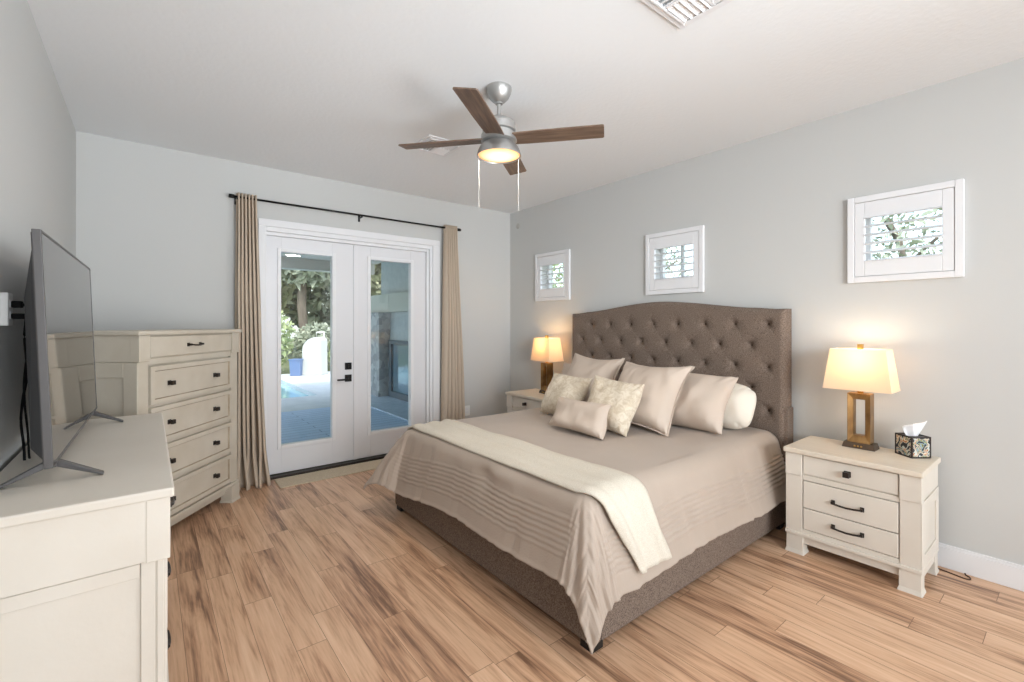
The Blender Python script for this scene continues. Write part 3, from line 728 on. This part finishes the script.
def make_nightstand(label, loc):
    t = thing('nightstand', label, 'nightstand', loc, R90, 'cream nightstands')
    m = M['cream']; W2 = .308; D = .40
    # local: front at y=0 facing -y, x to the near side
    obj('top', B((-.322, .322, -.022, D+.02, .60, .63)), M['creamtop'], t, bevel=.006)
    bm = bmesh.new()
    box(bm, -W2, W2, .02, D, .14, .47)                        # carcass
    box(bm, -W2-.004, W2+.004, .012, D, .472, .60)            # upper case
    for sx in (-1, 1):
        a, b = (-W2, -W2+.083) if sx < 0 else (W2-.083, W2)
        box(bm, a-.006*(sx < 0), b+.006*(sx > 0), -.008, .05, .468, .60)   # upper post block
        box(bm, a, b, 0, .05, .13, .468)                      # lower post
    box(bm, -W2+.083, W2-.083, .004, .03, .447, .478)         # rail
    box(bm, -W2+.083, W2-.083, .004, .03, .13, .155)
    box(bm, -W2-.008, W2+.008, -.010, D, .112, .132)          # base moulding
    box(bm, -W2+.07, W2-.07, .012, .04, .065, .112)           # apron
    box(bm, -W2+.0, -W2+.02, .07, D-.07, .07, .112); box(bm, W2-.02, W2, .07, D-.07, .07, .112)
    obj('body', bm, m, t, bevel=.003)
    for sx in (-1, 1):                                        # a frame round the recessed panel on each side
        bm = bmesh.new(); x0, x1 = sorted((sx*W2, sx*(W2+.007)))
        for q in ((.0, .06, .132, .468), (D-.06, D, .132, .468), (.06, D-.06, .41, .468), (.06, D-.06, .132, .19)): box(bm, x0, x1, *q)
        obj('side_frame', bm, m, t, bevel=.003)
    for x in (-1, 1):
        for y in (0, 1):
            a, b = (-W2, -W2+.083) if x < 0 else (W2-.083, W2); c, d = (-.002, .07) if y == 0 else (D-.07, D)
            bm = bmesh.new(); taper(bm, a-.003, b+.003, c, d, .02, .113); taper(bm, a-.010, b+.010, c-.008, d+.008*(y == 0), 0, .022, 0, .007)
            obj('leg', bm, m, t, bevel=.002)
    dx = W2-.088
    dr = obj('drawer', B((-dx, dx, -.001, .02, .485, .593)), m, t, bevel=.003); knob(dr, 0, -.001, .538)
    dr = obj('drawer', B((-dx, dx, -.001, .02, .286, .443)), m, t, bevel=.003); bar_pull(dr, 0, -.001, .362)
    dr = obj('drawer', B((-dx, dx, -.001, .02, .159, .281)), m, t, bevel=.003); bar_pull(dr, 0, -.001, .224)
    return t
ns1 = make_nightstand('cream three-drawer nightstand nearest the camera, with a tissue box on it', (3.045, .838, 0))
ns2 = copy_tree(ns1); ns2.location = (3.085, 3.66, 0); ns2['label'] = 'cream nightstand in the far corner beside the back wall, half hidden by the bed'

# ------------------------------------------------------------------ table lamps
def make_lamp(label, loc):
    t = thing('table_lamp', label, 'lamp', loc, R90, 'lit table lamps')
    bm = bmesh.new(); taper(bm, -.082, .082, -.05, .05, 0, .034, 0, .008)
    o = obj('base', bm, M['bronzebase'], t, bevel=.003)
    bm = bmesh.new()
    for k in range(3): lathe(bm, [(.004, 0), (.004, .002)], 8, (0, 0, 0)); 
    bm.free()
    for k in (-1, 0, 1):
        bm = B((k*.016-.004, k*.016+.004, -.053, -.045, .012, .020)); obj('switch', bm, M['brass'], o)
    # open rectangular frame with bevelled faces
    bm = bmesh.new(); W, Hh, w, h2, d, di = .057, .294, .028, .043, .042, .026
    def rg(wx, z0, z1, y): return [bm.verts.new(p) for p in ((-wx, y, z0), (wx, y, z0), (wx, y, z1), (-wx, y, z1))]
    z0, z1 = .034, .034+Hh
    loops = [rg(W, z0, z1, -d), rg(w+.004, z0+h2-.006, z1-h2+.012, -d+.012), rg(w, z0+h2, z1-h2+.006, -di), rg(w, z0+h2, z1-h2+.006, di), rg(w+.004, z0+h2-.006, z1-h2+.012, d-.012), rg(W, z0, z1, d)]
    for a, b in zip(loops, loops[1:]+loops[:1]):
        for k in range(4): bm.faces.new((a[k], a[(k+1) % 4], b[(k+1) % 4], b[k]))
    obj('frame', bm, M['bronze'], t, bevel=.004)
    bm = bmesh.new(); lathe(bm, [(.016, .328), (.016, .345), (.009, .35), (.009, .40), (.014, .405), (.014, .43)], 20)
    obj('stem', bm, M['brass'], t, smooth=True)
    # tapered rectangular shade, open at top and bottom
    bm = bmesh.new(); zb, zt = .350, .592
    A = [bm.verts.new((sx*.168, sy*.098, zb)) for sx, sy in ((-1, -1), (1, -1), (1, 1), (-1, 1))]
    T = [bm.verts.new((sx*.136, sy*.074, zt)) for sx, sy in ((-1, -1), (1, -1), (1, 1), (-1, 1))]
    for k in range(4): bm.faces.new((A[k], A[(k+1) % 4], T[(k+1) % 4], T[k]))
    sh = obj('lamp_shade', bm, M['shade'], t, solid=.0025)
    bm = bmesh.new(); tube(bm, [(-.136, 0, zt-.012), (.136, 0, zt-.012)], .002, 6); tube(bm, [(0, 0, .43), (0, 0, zt)], .003, 6)
    obj('harp', bm, M['brass'], sh)
    obj('finial', B((-.014, .014, -.014, .014, zt-.002, zt+.030)), M['brass'], sh, bevel=.003)
    bm = bmesh.new(); lathe(bm, [(.012, .43), (.016, .445), (.029, .475), (.030, .49), (.022, .513), (.008, .522)], 20)
    obj('bulb', bm, emit('lamp_bulb_glow', (255, 214, 150), 14), t, smooth=True)
    d = bpy.data.lights.new('lamp_light', 'POINT'); d.energy = 2.7; d.color = (1, .87, .70); d.shadow_soft_size = .035
    lo = bpy.data.objects.new('lamp_light', d); COL.objects.link(lo); lo.parent = t; lo.location = (0, -.0, .545)
    return t
l1 = make_lamp('lit lamp with open gold frame on the nightstand beside the tissue box', (3.355, .858, .63))
l2 = copy_tree(l1); l2.location = (3.345, 3.615, .63); l2['label'] = 'lit lamp with gold base on the far nightstand in the corner'
l2.rotation_euler = (0, 0, R90-.12)
for ch in l2.children:
    if ch.type == 'LIGHT': ch.data = ch.data.copy(); ch.data.color = (1, .68, .36); ch.data.energy = 3.2

# tissue box
ang = math.atan2(-.068, .09)
t = thing('tissue_box', 'square tissue box cover with patterned panels on the near nightstand', 'tissue box', (3.295+.5*(.092-.07)*0+.083, .614+.008, .63), ang)
S = .051
bm = bmesh.new()
for sx in (-1, 1):
    for sy in (-1, 1): box(bm, sx*S-.004, sx*S+.004, sy*S-.004, sy*S+.004, 0, .118)
for z in (0, .110):
    for sgn in (-1, 1): box(bm, -S, S, sgn*S-.004, sgn*S+.004, z, z+.008); box(bm, sgn*S-.004, sgn*S+.004, -S, S, z, z+.008)
obj('edge_frame', bm, M['boxedge'], t, bevel=.001)
for k in range(4):
    bm = bmesh.new(); box(bm, -S+.004, S-.004, -S-.002, -S+.002, .008, .110)
    bmesh.ops.rotate(bm, verts=bm.verts[:], cent=(0, 0, 0), matrix=Matrix.Rotation(k*PI/2, 3, 'Z'))
    obj('side_panel', bm, M['mosaic'], t)
obj('top_panel', B((-S, S, -S, -.014, .110, .114), (-S, S, .014, S, .110, .114), (-S, -.035, -.014, .014, .110, .114), (.035, S, -.014, .014, .110, .114)), M['boxedge'], t)
bm = bmesh.new()
def tis(i, j):
    s = i/14; q = j/10; a = (s-.5)
    r = .030+.022*q
    return (a*2*r+.010*q, .012*math.sin(s*9+q*2)*(1+q), .100+q*(.062+.034*s+.010*math.sin(s*7)))
grid(bm, 15, 11, tis)
obj('tissue', bm, M['tissue'], t, smooth=True, solid=.0015)

# cord loop on the floor
bm = bmesh.new(); tube(bm, smooth_path([(3.48, .60, .004), (3.46, .50, .004), (3.44, .42, .004), (3.452, .40, .004), (3.478, .405, .004), (3.49, .42, .004), (3.495, .425, .012)], 8), .0035, 8)
bmesh.ops.transform(bm, matrix=(Matrix.Translation(l1.location) @ Matrix.Rotation(R90, 4, 'Z')).inverted(), verts=bm.verts[:])
obj('power_cord', bm, M['browncord'], l1, smooth=True)['label'] = 'brown cord looping on the floor behind the near nightstand'

# ------------------------------------------------------------------ chest of drawers (set across the corner)
s_, c_ = math.sin(YAW), math.cos(YAW)
def cw(fw, r): return (fw*s_+r*c_, fw*c_-r*s_)
cc = cw(3.13, -2.155)
t = thing('chest_of_drawers', 'tall antique cream chest of five drawers set across the corner', 'chest of drawers', (cc[0], cc[1], 0), PI/2-YAW)
m = M['antique']; CHW, CD = .475, .42
obj('top', B((-.503, .503, -.018, CD+.008, 1.306, 1.332)), m, t, bevel=.006)
bm = bmesh.new()
box(bm, -CHW, CHW, .03, CD, .09, 1.15); box(bm, -CHW-.006, CHW+.006, .02, CD, 1.15, 1.306)
PW = .075
for sx in (-1, 1):
    a, b = (-CHW, -CHW+PW) if sx < 0 else (CHW-PW, CHW)
    box(bm, a, b, 0.008, .05, .14, 1.15); box(bm, a-.008*(sx < 0), b+.008*(sx > 0), -.004, .05, 1.150, 1.306)
box(bm, -CHW+PW, CHW-PW, .012, .05, 1.128, 1.165)
zs = [(1.117, .887), (.867, .644), (.621, .397), (.373, .165)]
for (a, b), (c, d) in zip(zs, zs[1:]): box(bm, -CHW+PW, CHW-PW, .02, .05, c, b)
box(bm, -CHW-.012, CHW+.012, -.002, CD, .125, .150); box(bm, -CHW+PW, CHW-PW, .045, .08, .065, .125)
box(bm, -CHW+PW, CHW-PW, .02, .05, .150, .166)
obj('body', bm, m, t, bevel=.003)
for sx in (-1, 1):
    bm = bmesh.new(); x0, x1 = sorted((sx*CHW, sx*(CHW+.008)))
    for q in ((.008, .09, .15, 1.148), (CD-.08, CD, .15, 1.148), (.09, CD-.08, 1.06, 1.148), (.09, CD-.08, .15, .24)): box(bm, x0, x1, *q)
    obj('side_frame', bm, m, t, bevel=.003)
for sx in (-1, 1):
    for yy in (0, 1):
        a, b = (-CHW-.012, -CHW+.085) if sx < 0 else (CHW-.085, CHW+.012); c, d = (-.006, .08) if yy == 0 else (CD-.08, CD)
        bm = bmesh.new(); box(bm, a, b, c, d, .02, .126); taper(bm, a-.008, b+.008, c-.008, d+.008*(yy == 0), 0, .02, 0, .006)
        obj('leg', bm, m, t, bevel=.003)
dxx = CHW-PW-.006
dr = obj('drawer', B((-dxx, dxx, .0, .03, 1.172, 1.297)), m, t, bevel=.004); bar_pull(dr, -.02, .0, 1.236, .115)
for (a, b) in zs:
    bm = bmesh.new(); framed(bm, -dxx, dxx, b, a, -.004, .03, .040, .012, .006)
    dr = obj('drawer', bm, m, t, bevel=.002, m2=M['glaze'])
    knob(dr, -.235, .008, (a+b)/2, .0135); knob(dr, .205, .008, (a+b)/2, .0135)

# ------------------------------------------------------------------ dresser along the left wall
t = thing('dresser', 'long cream dresser along the left wall under the television', 'dresser', (.045, 2.47, 0), PI/2)
m = M['cream']; W2, D = .715, .415
obj('top', B((-.75, .75, -.018, D+.018, .85, .88)), M['cream'], t, bevel=.006)
bm = bmesh.new()
box(bm, -W2, W2, .02, D, .10, .665); box(bm, -W2-.022, W2+.022, .010, D, .668, .85)
for sx in (-1, 1):
    a, b = (-W2-.005, -W2+.07) if sx < 0 else (W2-.07, W2+.005)
    box(bm, a, b, 0, .05, .13, .665); box(bm, a-.020*(sx < 0), b+.020*(sx > 0), -.008, .05, .665, .85)
for x in (-.24, .24): box(bm, x-.02, x+.02, .008, .05, .13, .85)
box(bm, -W2+.07, W2-.07, .008, .05, .625, .655); box(bm, -W2+.07, W2-.07, .012, .05, .11, .145); box(bm, -W2+.07, W2-.07, .008, .05, .385, .40)
box(bm, -W2-.02, W2+.02, -.012, D, .112, .135)
obj('body', bm, m, t, bevel=.003)
for sx in (-1, 1):
    bm = bmesh.new(); x0, x1 = sorted((sx*W2, sx*(W2+.010)))
    for q in ((.008, .024, .135, .665), (.028, .062, .135, .665), (D-.07, D, .135, .665), (.064, D-.07, .622, .663), (.064, D-.07, .135, .20)): box(bm, x0, x1, *q)
    obj('side_frame', bm, m, t, bevel=.002)
for sx in (-1, 1):
    for yy in (0, 1):
        a, b = (-W2-.01, -W2+.08) if sx < 0 else (W2-.08, W2+.01); c, d = (-.004, .08) if yy == 0 else (D-.08, D)
        bm = bmesh.new(); box(bm, a, b, c, d, .02, .113); taper(bm, a-.008, b+.008, c-.008, d+.008*(yy == 0), 0, .02, 0, .006); obj('leg', bm, m, t, bevel=.003)
for (z0, z1, kind) in ((.66, .842, 0), (.402, .622, 1), (.147, .382, 1)):
    for (x0, x1) in ((-W2+.074, -.264), (-.216, .216), (.264, W2-.074)):
        bm = bmesh.new()
        if kind: framed(bm, x0, x1, z0, z1, -.004, .03, .035, .012, .006)
        else: box(bm, x0, x1, -.002, .03, z0, z1)
        dr = obj('drawer', bm, m, t, bevel=.002, m2=M['glaze'])
        bar_pull(dr, (x0+x1)/2, .008 if kind else -.002, (z0+z1)/2, .10, .018)

# ------------------------------------------------------------------ television
t = thing('television', 'large flat television on splayed metal feet on the dresser', 'television', (-.227, 2.55, .88), -.016)
LEAN = math.radians(-2.1)
def tilt(bm):
    bmesh.ops.rotate(bm, verts=bm.verts[:], cent=(0, 0, .05), matrix=Matrix.Rotation(LEAN, 3, 'Y')); return bm
TW, TZ0, TZ1 = .61, .058, .775
bm = bmesh.new()
for q in ((-TW, -TW+.010, TZ0, TZ1), (TW-.010, TW, TZ0, TZ1), (-TW+.01, TW-.01, TZ1-.010, TZ1), (-TW+.01, TW-.01, TZ0, TZ0+.013)): box(bm, -.007, .014, *q)
box(bm, -.010, .006, -TW+.008, TW-.008, TZ0+.01, TZ1-.008)
obj('bezel', tilt(bm), M['tvframe'], t, bevel=.002)
obj('screen', tilt(B((.006, .0125, -TW+.010, TW-.010, TZ0+.013, TZ1-.010))), M['screen'], t)
bm = bmesh.new()
v = [(-.010, -TW+.02, TZ0+.02), (-.010, TW-.02, TZ0+.02), (-.010, TW-.02, TZ1-.05), (-.010, -TW+.02, TZ1-.05)]
w_ = [(-.045, -TW+.08, TZ0+.05), (-.045, TW-.08, TZ0+.05), (-.045, TW-.1, TZ1-.2), (-.045, -TW+.1, TZ1-.2)]
a = [bm.verts.new(p) for p in v]; b = [bm.verts.new(p) for p in w_]
for k in range(4): bm.faces.new((a[k], a[(k+1) % 4], b[(k+1) % 4], b[k]))
bm.faces.new(a[::-1]); bm.faces.new(b)
obj('back_shell', tilt(bm), M['tvback'], t, bevel=.006)
for yy in (-.525, .485):
    bm = bmesh.new()
    for sx, ex in ((1, .122), (-1, -.118)):
        p0 = Vector((0, yy, .062)); p1 = Vector((ex, yy-.0*sx-.01, .004))
        hw = .013
        vs = []
        for p, th in ((p0, .012), (p1, .004)):
            vs.append([bm.verts.new((p.x, p.y-hw, p.z-th)), bm.verts.new((p.x, p.y+hw, p.z-th)), bm.verts.new((p.x, p.y+hw, p.z+th)), bm.verts.new((p.x, p.y-hw, p.z+th))])
        A_, B_ = vs
        for k in range(4): bm.faces.new((A_[k], A_[(k+1) % 4], B_[(k+1) % 4], B_[k]))
        bm.faces.new(A_[::-1]); bm.faces.new(B_)
    box(bm, -.012, .012, yy-.02, yy+.02, .046, .072)
    obj('leg', bm, M['tvframe'], t, bevel=.002)

# outlet and cable behind the television
def outlet(label, loc, rotz, thick=.006):
    t = thing('wall_outlet', label, 'outlet', loc, rotz)
    obj('cover_plate', B((-.036, .036, -thick, 0, -.058, .058)), M['white'], t, bevel=.004)
    for z in (-.02, .02): obj('socket', B((-.016, .016, -thick-.002, -thick+.001, z-.014, z+.014)), M['trim'], t, bevel=.003)
    return t
o = outlet('white wall outlet on the left wall behind the television', (XL, 2.37, 1.424), PI/2, .022)
outlet('low white wall outlet on the back wall beside the right curtain', (2.895, YB, .37), 0)
t = thing('power_cable', 'black power cables plugged in behind the television, running down to the dresser', 'cable', (XL, 2.37, 1.42))
bm = bmesh.new(); box(bm, .024, .052, -.014, .014, .010, .034); obj('plug', bm, M['cable'], t, bevel=.004)
bm = bmesh.new(); box(bm, .024, .062, -.012, .012, -.030, -.010); obj('plug', bm, M['cable'], t, bevel=.004)
bm = bmesh.new(); tube(bm, smooth_path([(.050, 0, .022), (.058, 0, .018), (.060, .0, -.01), (.056, .0, -.10), (.062, .0, -.22), (.050, .01, -.32), (.044, .02, -.40), (.052, .01, -.48), (.056, .0, -.536)], 8), .004, 8); obj('cord', bm, M['cable'], t, smooth=True)
bm = bmesh.new(); tube(bm, smooth_path([(.060, 0, -.02), (.066, .0, -.04), (.064, .0, -.13), (.055, -.0, -.25), (.058, -.01, -.34), (.062, .01, -.43), (.064, .02, -.52), (.064, .03, -.536)], 8), .0035, 8); obj('cord', bm, M['cable'], t, smooth=True)

# ------------------------------------------------------------------ curtains and rod
t = thing('curtain_rod', 'thin black curtain rod above the french doors', 'curtain rod', (1.63, 4.405, 2.43))
bm = bmesh.new(); tube(bm, [(-1.075, 0, 0), (1.095, 0, 0)], .009, 14); obj('rod', bm, M['blackmetal'], t, smooth=True)
for sx in (-1.09, 1.105):
    bm = bmesh.new(); lathe(bm, [(.016, -.02), (.017, 0), (.016, .02)], 16); bmesh.ops.rotate(bm, verts=bm.verts[:], cent=(0, 0, 0), matrix=Matrix.Rotation(PI/2, 3, 'Y'))
    obj('finial', bm, M['blackmetal'], t, smooth=True, loc=(sx, 0, 0))
for sx in (-1.05, .0, 1.07):
    bm = bmesh.new(); box(bm, sx-.006, sx+.006, 0, .076, -.022, -.009); box(bm, sx-.010, sx+.010, .074, .08, -.05, .02); box(bm, sx-.006, sx+.006, -.012, .014, -.022, -.008)
    obj('bracket', bm, M['blackmetal'], t, bevel=.002)
def curtain(label, xt, xb, folds, seed, puddle):
    rnd = random.Random(seed); nu, nv = folds*14+1, 60; bm = bmesh.new(); zt, zb = 2.462, .0
    def F(i, j):
        p = i/(nu-1); q = j/(nv-1); z = zt+(zb-zt)*q
        x0 = xt[0]+(xb[0]-xt[0])*q**1.3; x1 = xt[1]+(xb[1]-xt[1])*q**1.3
        ph = 2*PI*folds*p+.9*noise.noise(Vector((p*4, q*1.6, seed)))*min(1, q*3)
        amp = (.026+.026*min(1, q*2.0))
        x = x0+(x1-x0)*p+.008*math.sin(ph*2+seed)*min(1, q*3)+.015*noise.noise(Vector((p*3, q*2.5, seed+3)))*q
        y = amp*math.sin(ph)+.02*noise.noise(Vector((p*5, q*2, seed+8)))*q
        if puddle and q > .88:
            k = (q-.88)/.12; z = max(.004+.010*abs(math.sin(ph*.5)), z+.02*math.sin(ph)*k*(1-k)); y -= .05*k*k*(1+.5*math.sin(ph*.5)); x += .02*k*math.sin(ph*.5+seed)
        if q > .995: z = .003
        return (x, 4.405-(.0)+y, z)
    grid(bm, nu, nv, F)
    o = obj('curtain', bm, M['curtain'], smooth=True, solid=.003)
    return tag(o, label, 'curtain', 'curtains beside the french doors')
curtain('tan curtain panel between the chest of drawers and the french doors', (.572, .722), (.555, .795), 6, 2, True)
curtain('tan curtain panel right of the french doors', (2.545, 2.70), (2.51, 2.80), 6, 5, True)

# door mat
bm = B((.865, 2.02, 4.195, 4.455, 0, .009)); o = obj('door_mat', bm, M['mat'], bevel=.003)
tag(o, 'narrow beige mat on the floor in front of the french doors', 'mat')

# small round plate high in the corner of the right wall
bm = bmesh.new(); lathe(bm, [(.034, 0), (.034, .003), (.028, .005)], 24); bmesh.ops.rotate(bm, verts=bm.verts[:], cent=(0, 0, 0), matrix=Matrix.Rotation(-PI/2, 3, 'Y'))
tag(obj('cover_plate', bm, mat('grey_plate', (186, 184, 179), .7), smooth=True, loc=(XR, 4.33, 2.565)), 'small round grey plate high on the right wall near the corner', 'wall plate')

# ------------------------------------------------------------------ ceiling vents
def vent(label, x0, x1, y0, y1):
    t = thing('ceiling_vent', label, 'vent', ((x0+x1)/2, (y0+y1)/2, H), 0, 'ceiling vents'); a, b = (x1-x0)/2, (y1-y0)/2
    bm = bmesh.new(); f = .028
    for q in ((-a, a, -b, -b+f), (-a, a, b-f, b), (-a, -a+f, -b+f, b-f), (a-f, a, -b+f, b-f)): box(bm, *q, -.010, 0)
    g = f+.012
    for q in ((-a+f, a-f, -b+f, -b+g), (-a+f, a-f, b-g, b-f), (-a+f, -a+g, -b+g, b-g), (a-g, a-f, -b+g, b-g)): box(bm, *q, -.016, -.002)
    obj('frame', bm, M['trim'], t, bevel=.002)
    obj('duct_plate', B((-a+g, a-g, -b+g, b-g, -.0015, -.0005)), mat('vent_duct_grey', (206, 206, 206), .8), t)
    bm = bmesh.new(); n = 5; q0 = a-g
    def slat(xa, ya, xb, yb, nx, ny):
        w = .022; vs = [(xa, ya, -.014), (xb, yb, -.014), (xb+nx*w, yb+ny*w, -.003), (xa+nx*w, ya+ny*w, -.003)]
        lo = [bm.verts.new(p) for p in vs]; hi = [bm.verts.new((p[0]+nx*.002, p[1]+ny*.002, p[2]-.0025)) for p in vs]
        bm.faces.new(lo); bm.faces.new(hi[::-1])
        for k in range(4): bm.faces.new((lo[k], lo[(k+1) % 4], hi[(k+1) % 4], hi[k]))
    for k in range(n):
        u = -q0+(k+.2)*q0/n
        slat(-q0, u, -.008, u, 0, 1); slat(.008, -u, q0, -u, 0, -1)
    for k in range(n):
        u = -q0+(k+.2)*q0/n
        slat(-u-.0, .008, -u, q0, -1, 0) if False else None
        slat(u, .008, u, q0, 1, 0); slat(-u, -q0, -u, -.008, -1, 0)
    box(bm, -.008, .008, -q0, q0, -.014, -.003); box(bm, -q0, q0, -.008, .008, -.014, -.003)
    obj('slats', bm, M['trim'], t)
vent('square white ceiling vent cut by the top edge of the photo', 1.565, 1.932, .815, 1.178)
vent('square white ceiling vent seen behind the fan blade', 1.59, 1.90, 2.97, 3.275)

# ------------------------------------------------------------------ ceiling fan
FX, FY = 1.600, 2.138
t = thing('ceiling_fan', 'nickel ceiling fan with four walnut blades and a lit lamp', 'ceiling fan', (FX, FY, H))
bm = bmesh.new(); lathe(bm, [(.074, 0), (.075, -.012), (.070, -.030), (.057, -.058), (.036, -.080), (.022, -.086), (.022, -.094), (.012, -.096)], 40); autosmooth(obj('canopy', bm, M['nickel'], t))
bm = bmesh.new(); lathe(bm, [(.0115, -.09), (.0115, -.185)], 20); autosmooth(obj('downrod', bm, M['nickel'], t))
bm = bmesh.new(); lathe(bm, [(.02, -.160), (.024, -.168), (.040, -.178), (.070, -.186), (.088, -.198), (.096, -.214), (.096, -.252), (.090, -.256), (.084, -.258), (.084, -.272), (.094, -.274), (.104, -.276), (.104, -.312), (.086, -.318)], 48)
autosmooth(obj('motor_housing', bm, M['nickel'], t), 25)
bm = bmesh.new(); lathe(bm, [(.060, -.314), (.078, -.318), (.097, -.330), (.112, -.348), (.122, -.368), (.1285, -.392), (.1285, -.398), (.124, -.398), (.119, -.388)], 48, caps=False)
lk = autosmooth(obj('light_bowl', bm, M['nickel'], t), 40)
fg = emit('fan_diffuser_glow', (255, 220, 160), 1.35)
N = fg.node_tree.nodes; L = fg.node_tree.links; P = N['Principled BSDF']
tc = N.new('ShaderNodeTexCoord'); mp = N.new('ShaderNodeVectorMath'); mp.operation = 'LENGTH'
sx = N.new('ShaderNodeVectorMath'); sx.operation = 'MULTIPLY'; sx.inputs[1].default_value = (1, 1, 0)
L.new(tc.outputs['Object'], sx.inputs[0]); L.new(sx.outputs[0], mp.inputs[0])
r = N.new('ShaderNodeValToRGB'); r.color_ramp.elements[0].position = .05; r.color_ramp.elements[1].position = .118
r.color_ramp.elements[0].color = srgb(255, 240, 205); r.color_ramp.elements[1].color = srgb(206, 142, 78)
L.new(mp.outputs['Value'], r.inputs[0]); L.new(r.outputs[0], P.inputs['Emission Color'])
d = bpy.data.lights.new('fan_light', 'AREA'); d.shape = 'DISK'; d.size = .2; d.energy = 9; d.color = (1, .92, .82)
lo = bpy.data.objects.new('fan_light', d); COL.objects.link(lo); lo.parent = t; lo.location = (0, 0, -.41)
bm = bmesh.new(); lathe(bm, [(.123, -.388), (.118, -.392), (.09, -.397), (.05, -.401), (.012, -.402)], 48); obj('diffuser', bm, fg, lk, smooth=True)
for k, adeg in enumerate((-50, 40, 131, 218)):
    a = math.radians(adeg); bm = bmesh.new()
    # rounded plank, pitched about its own length; the counter-clockwise edge is lower
    outline = [(.07, -.054), (.16, -.059), (.30, -.061), (.592, -.061), (.600, -.055), (.600, .055), (.592, .061), (.30, .061), (.16, .059), (.07, .054)]
    lo = [bm.verts.new((x, y, -.004)) for x, y in outline]; hi = [bm.verts.new((x, y, .004)) for x, y in outline]
    bm.faces.new(lo[::-1]); bm.faces.new(hi)
    for q in range(len(outline)): bm.faces.new((lo[q], lo[(q+1) % len(outline)], hi[(q+1) % len(outline)], hi[q]))
    bmesh.ops.rotate(bm, verts=bm.verts[:], cent=(0, 0, 0), matrix=Matrix.Rotation(math.radians(-10), 3, 'X'))
    b = obj('blade', bm, M['blade'], t, bevel=.0015, loc=(0, 0, -.300), rotz=a)
    obj('bracket', B((.08, .15, -.018, .018, .004, .010)), M['nickel'], b, bevel=.002)
for dx, dy, zl in ((-.092, .073, 2.03), (.089, -.070, 2.03)):
    bm = bmesh.new(); tube(bm, [(dx, dy, -.375), (dx, dy, zl-H)], .0009, 6); obj('pull_chain', bm, M['chain'], t)
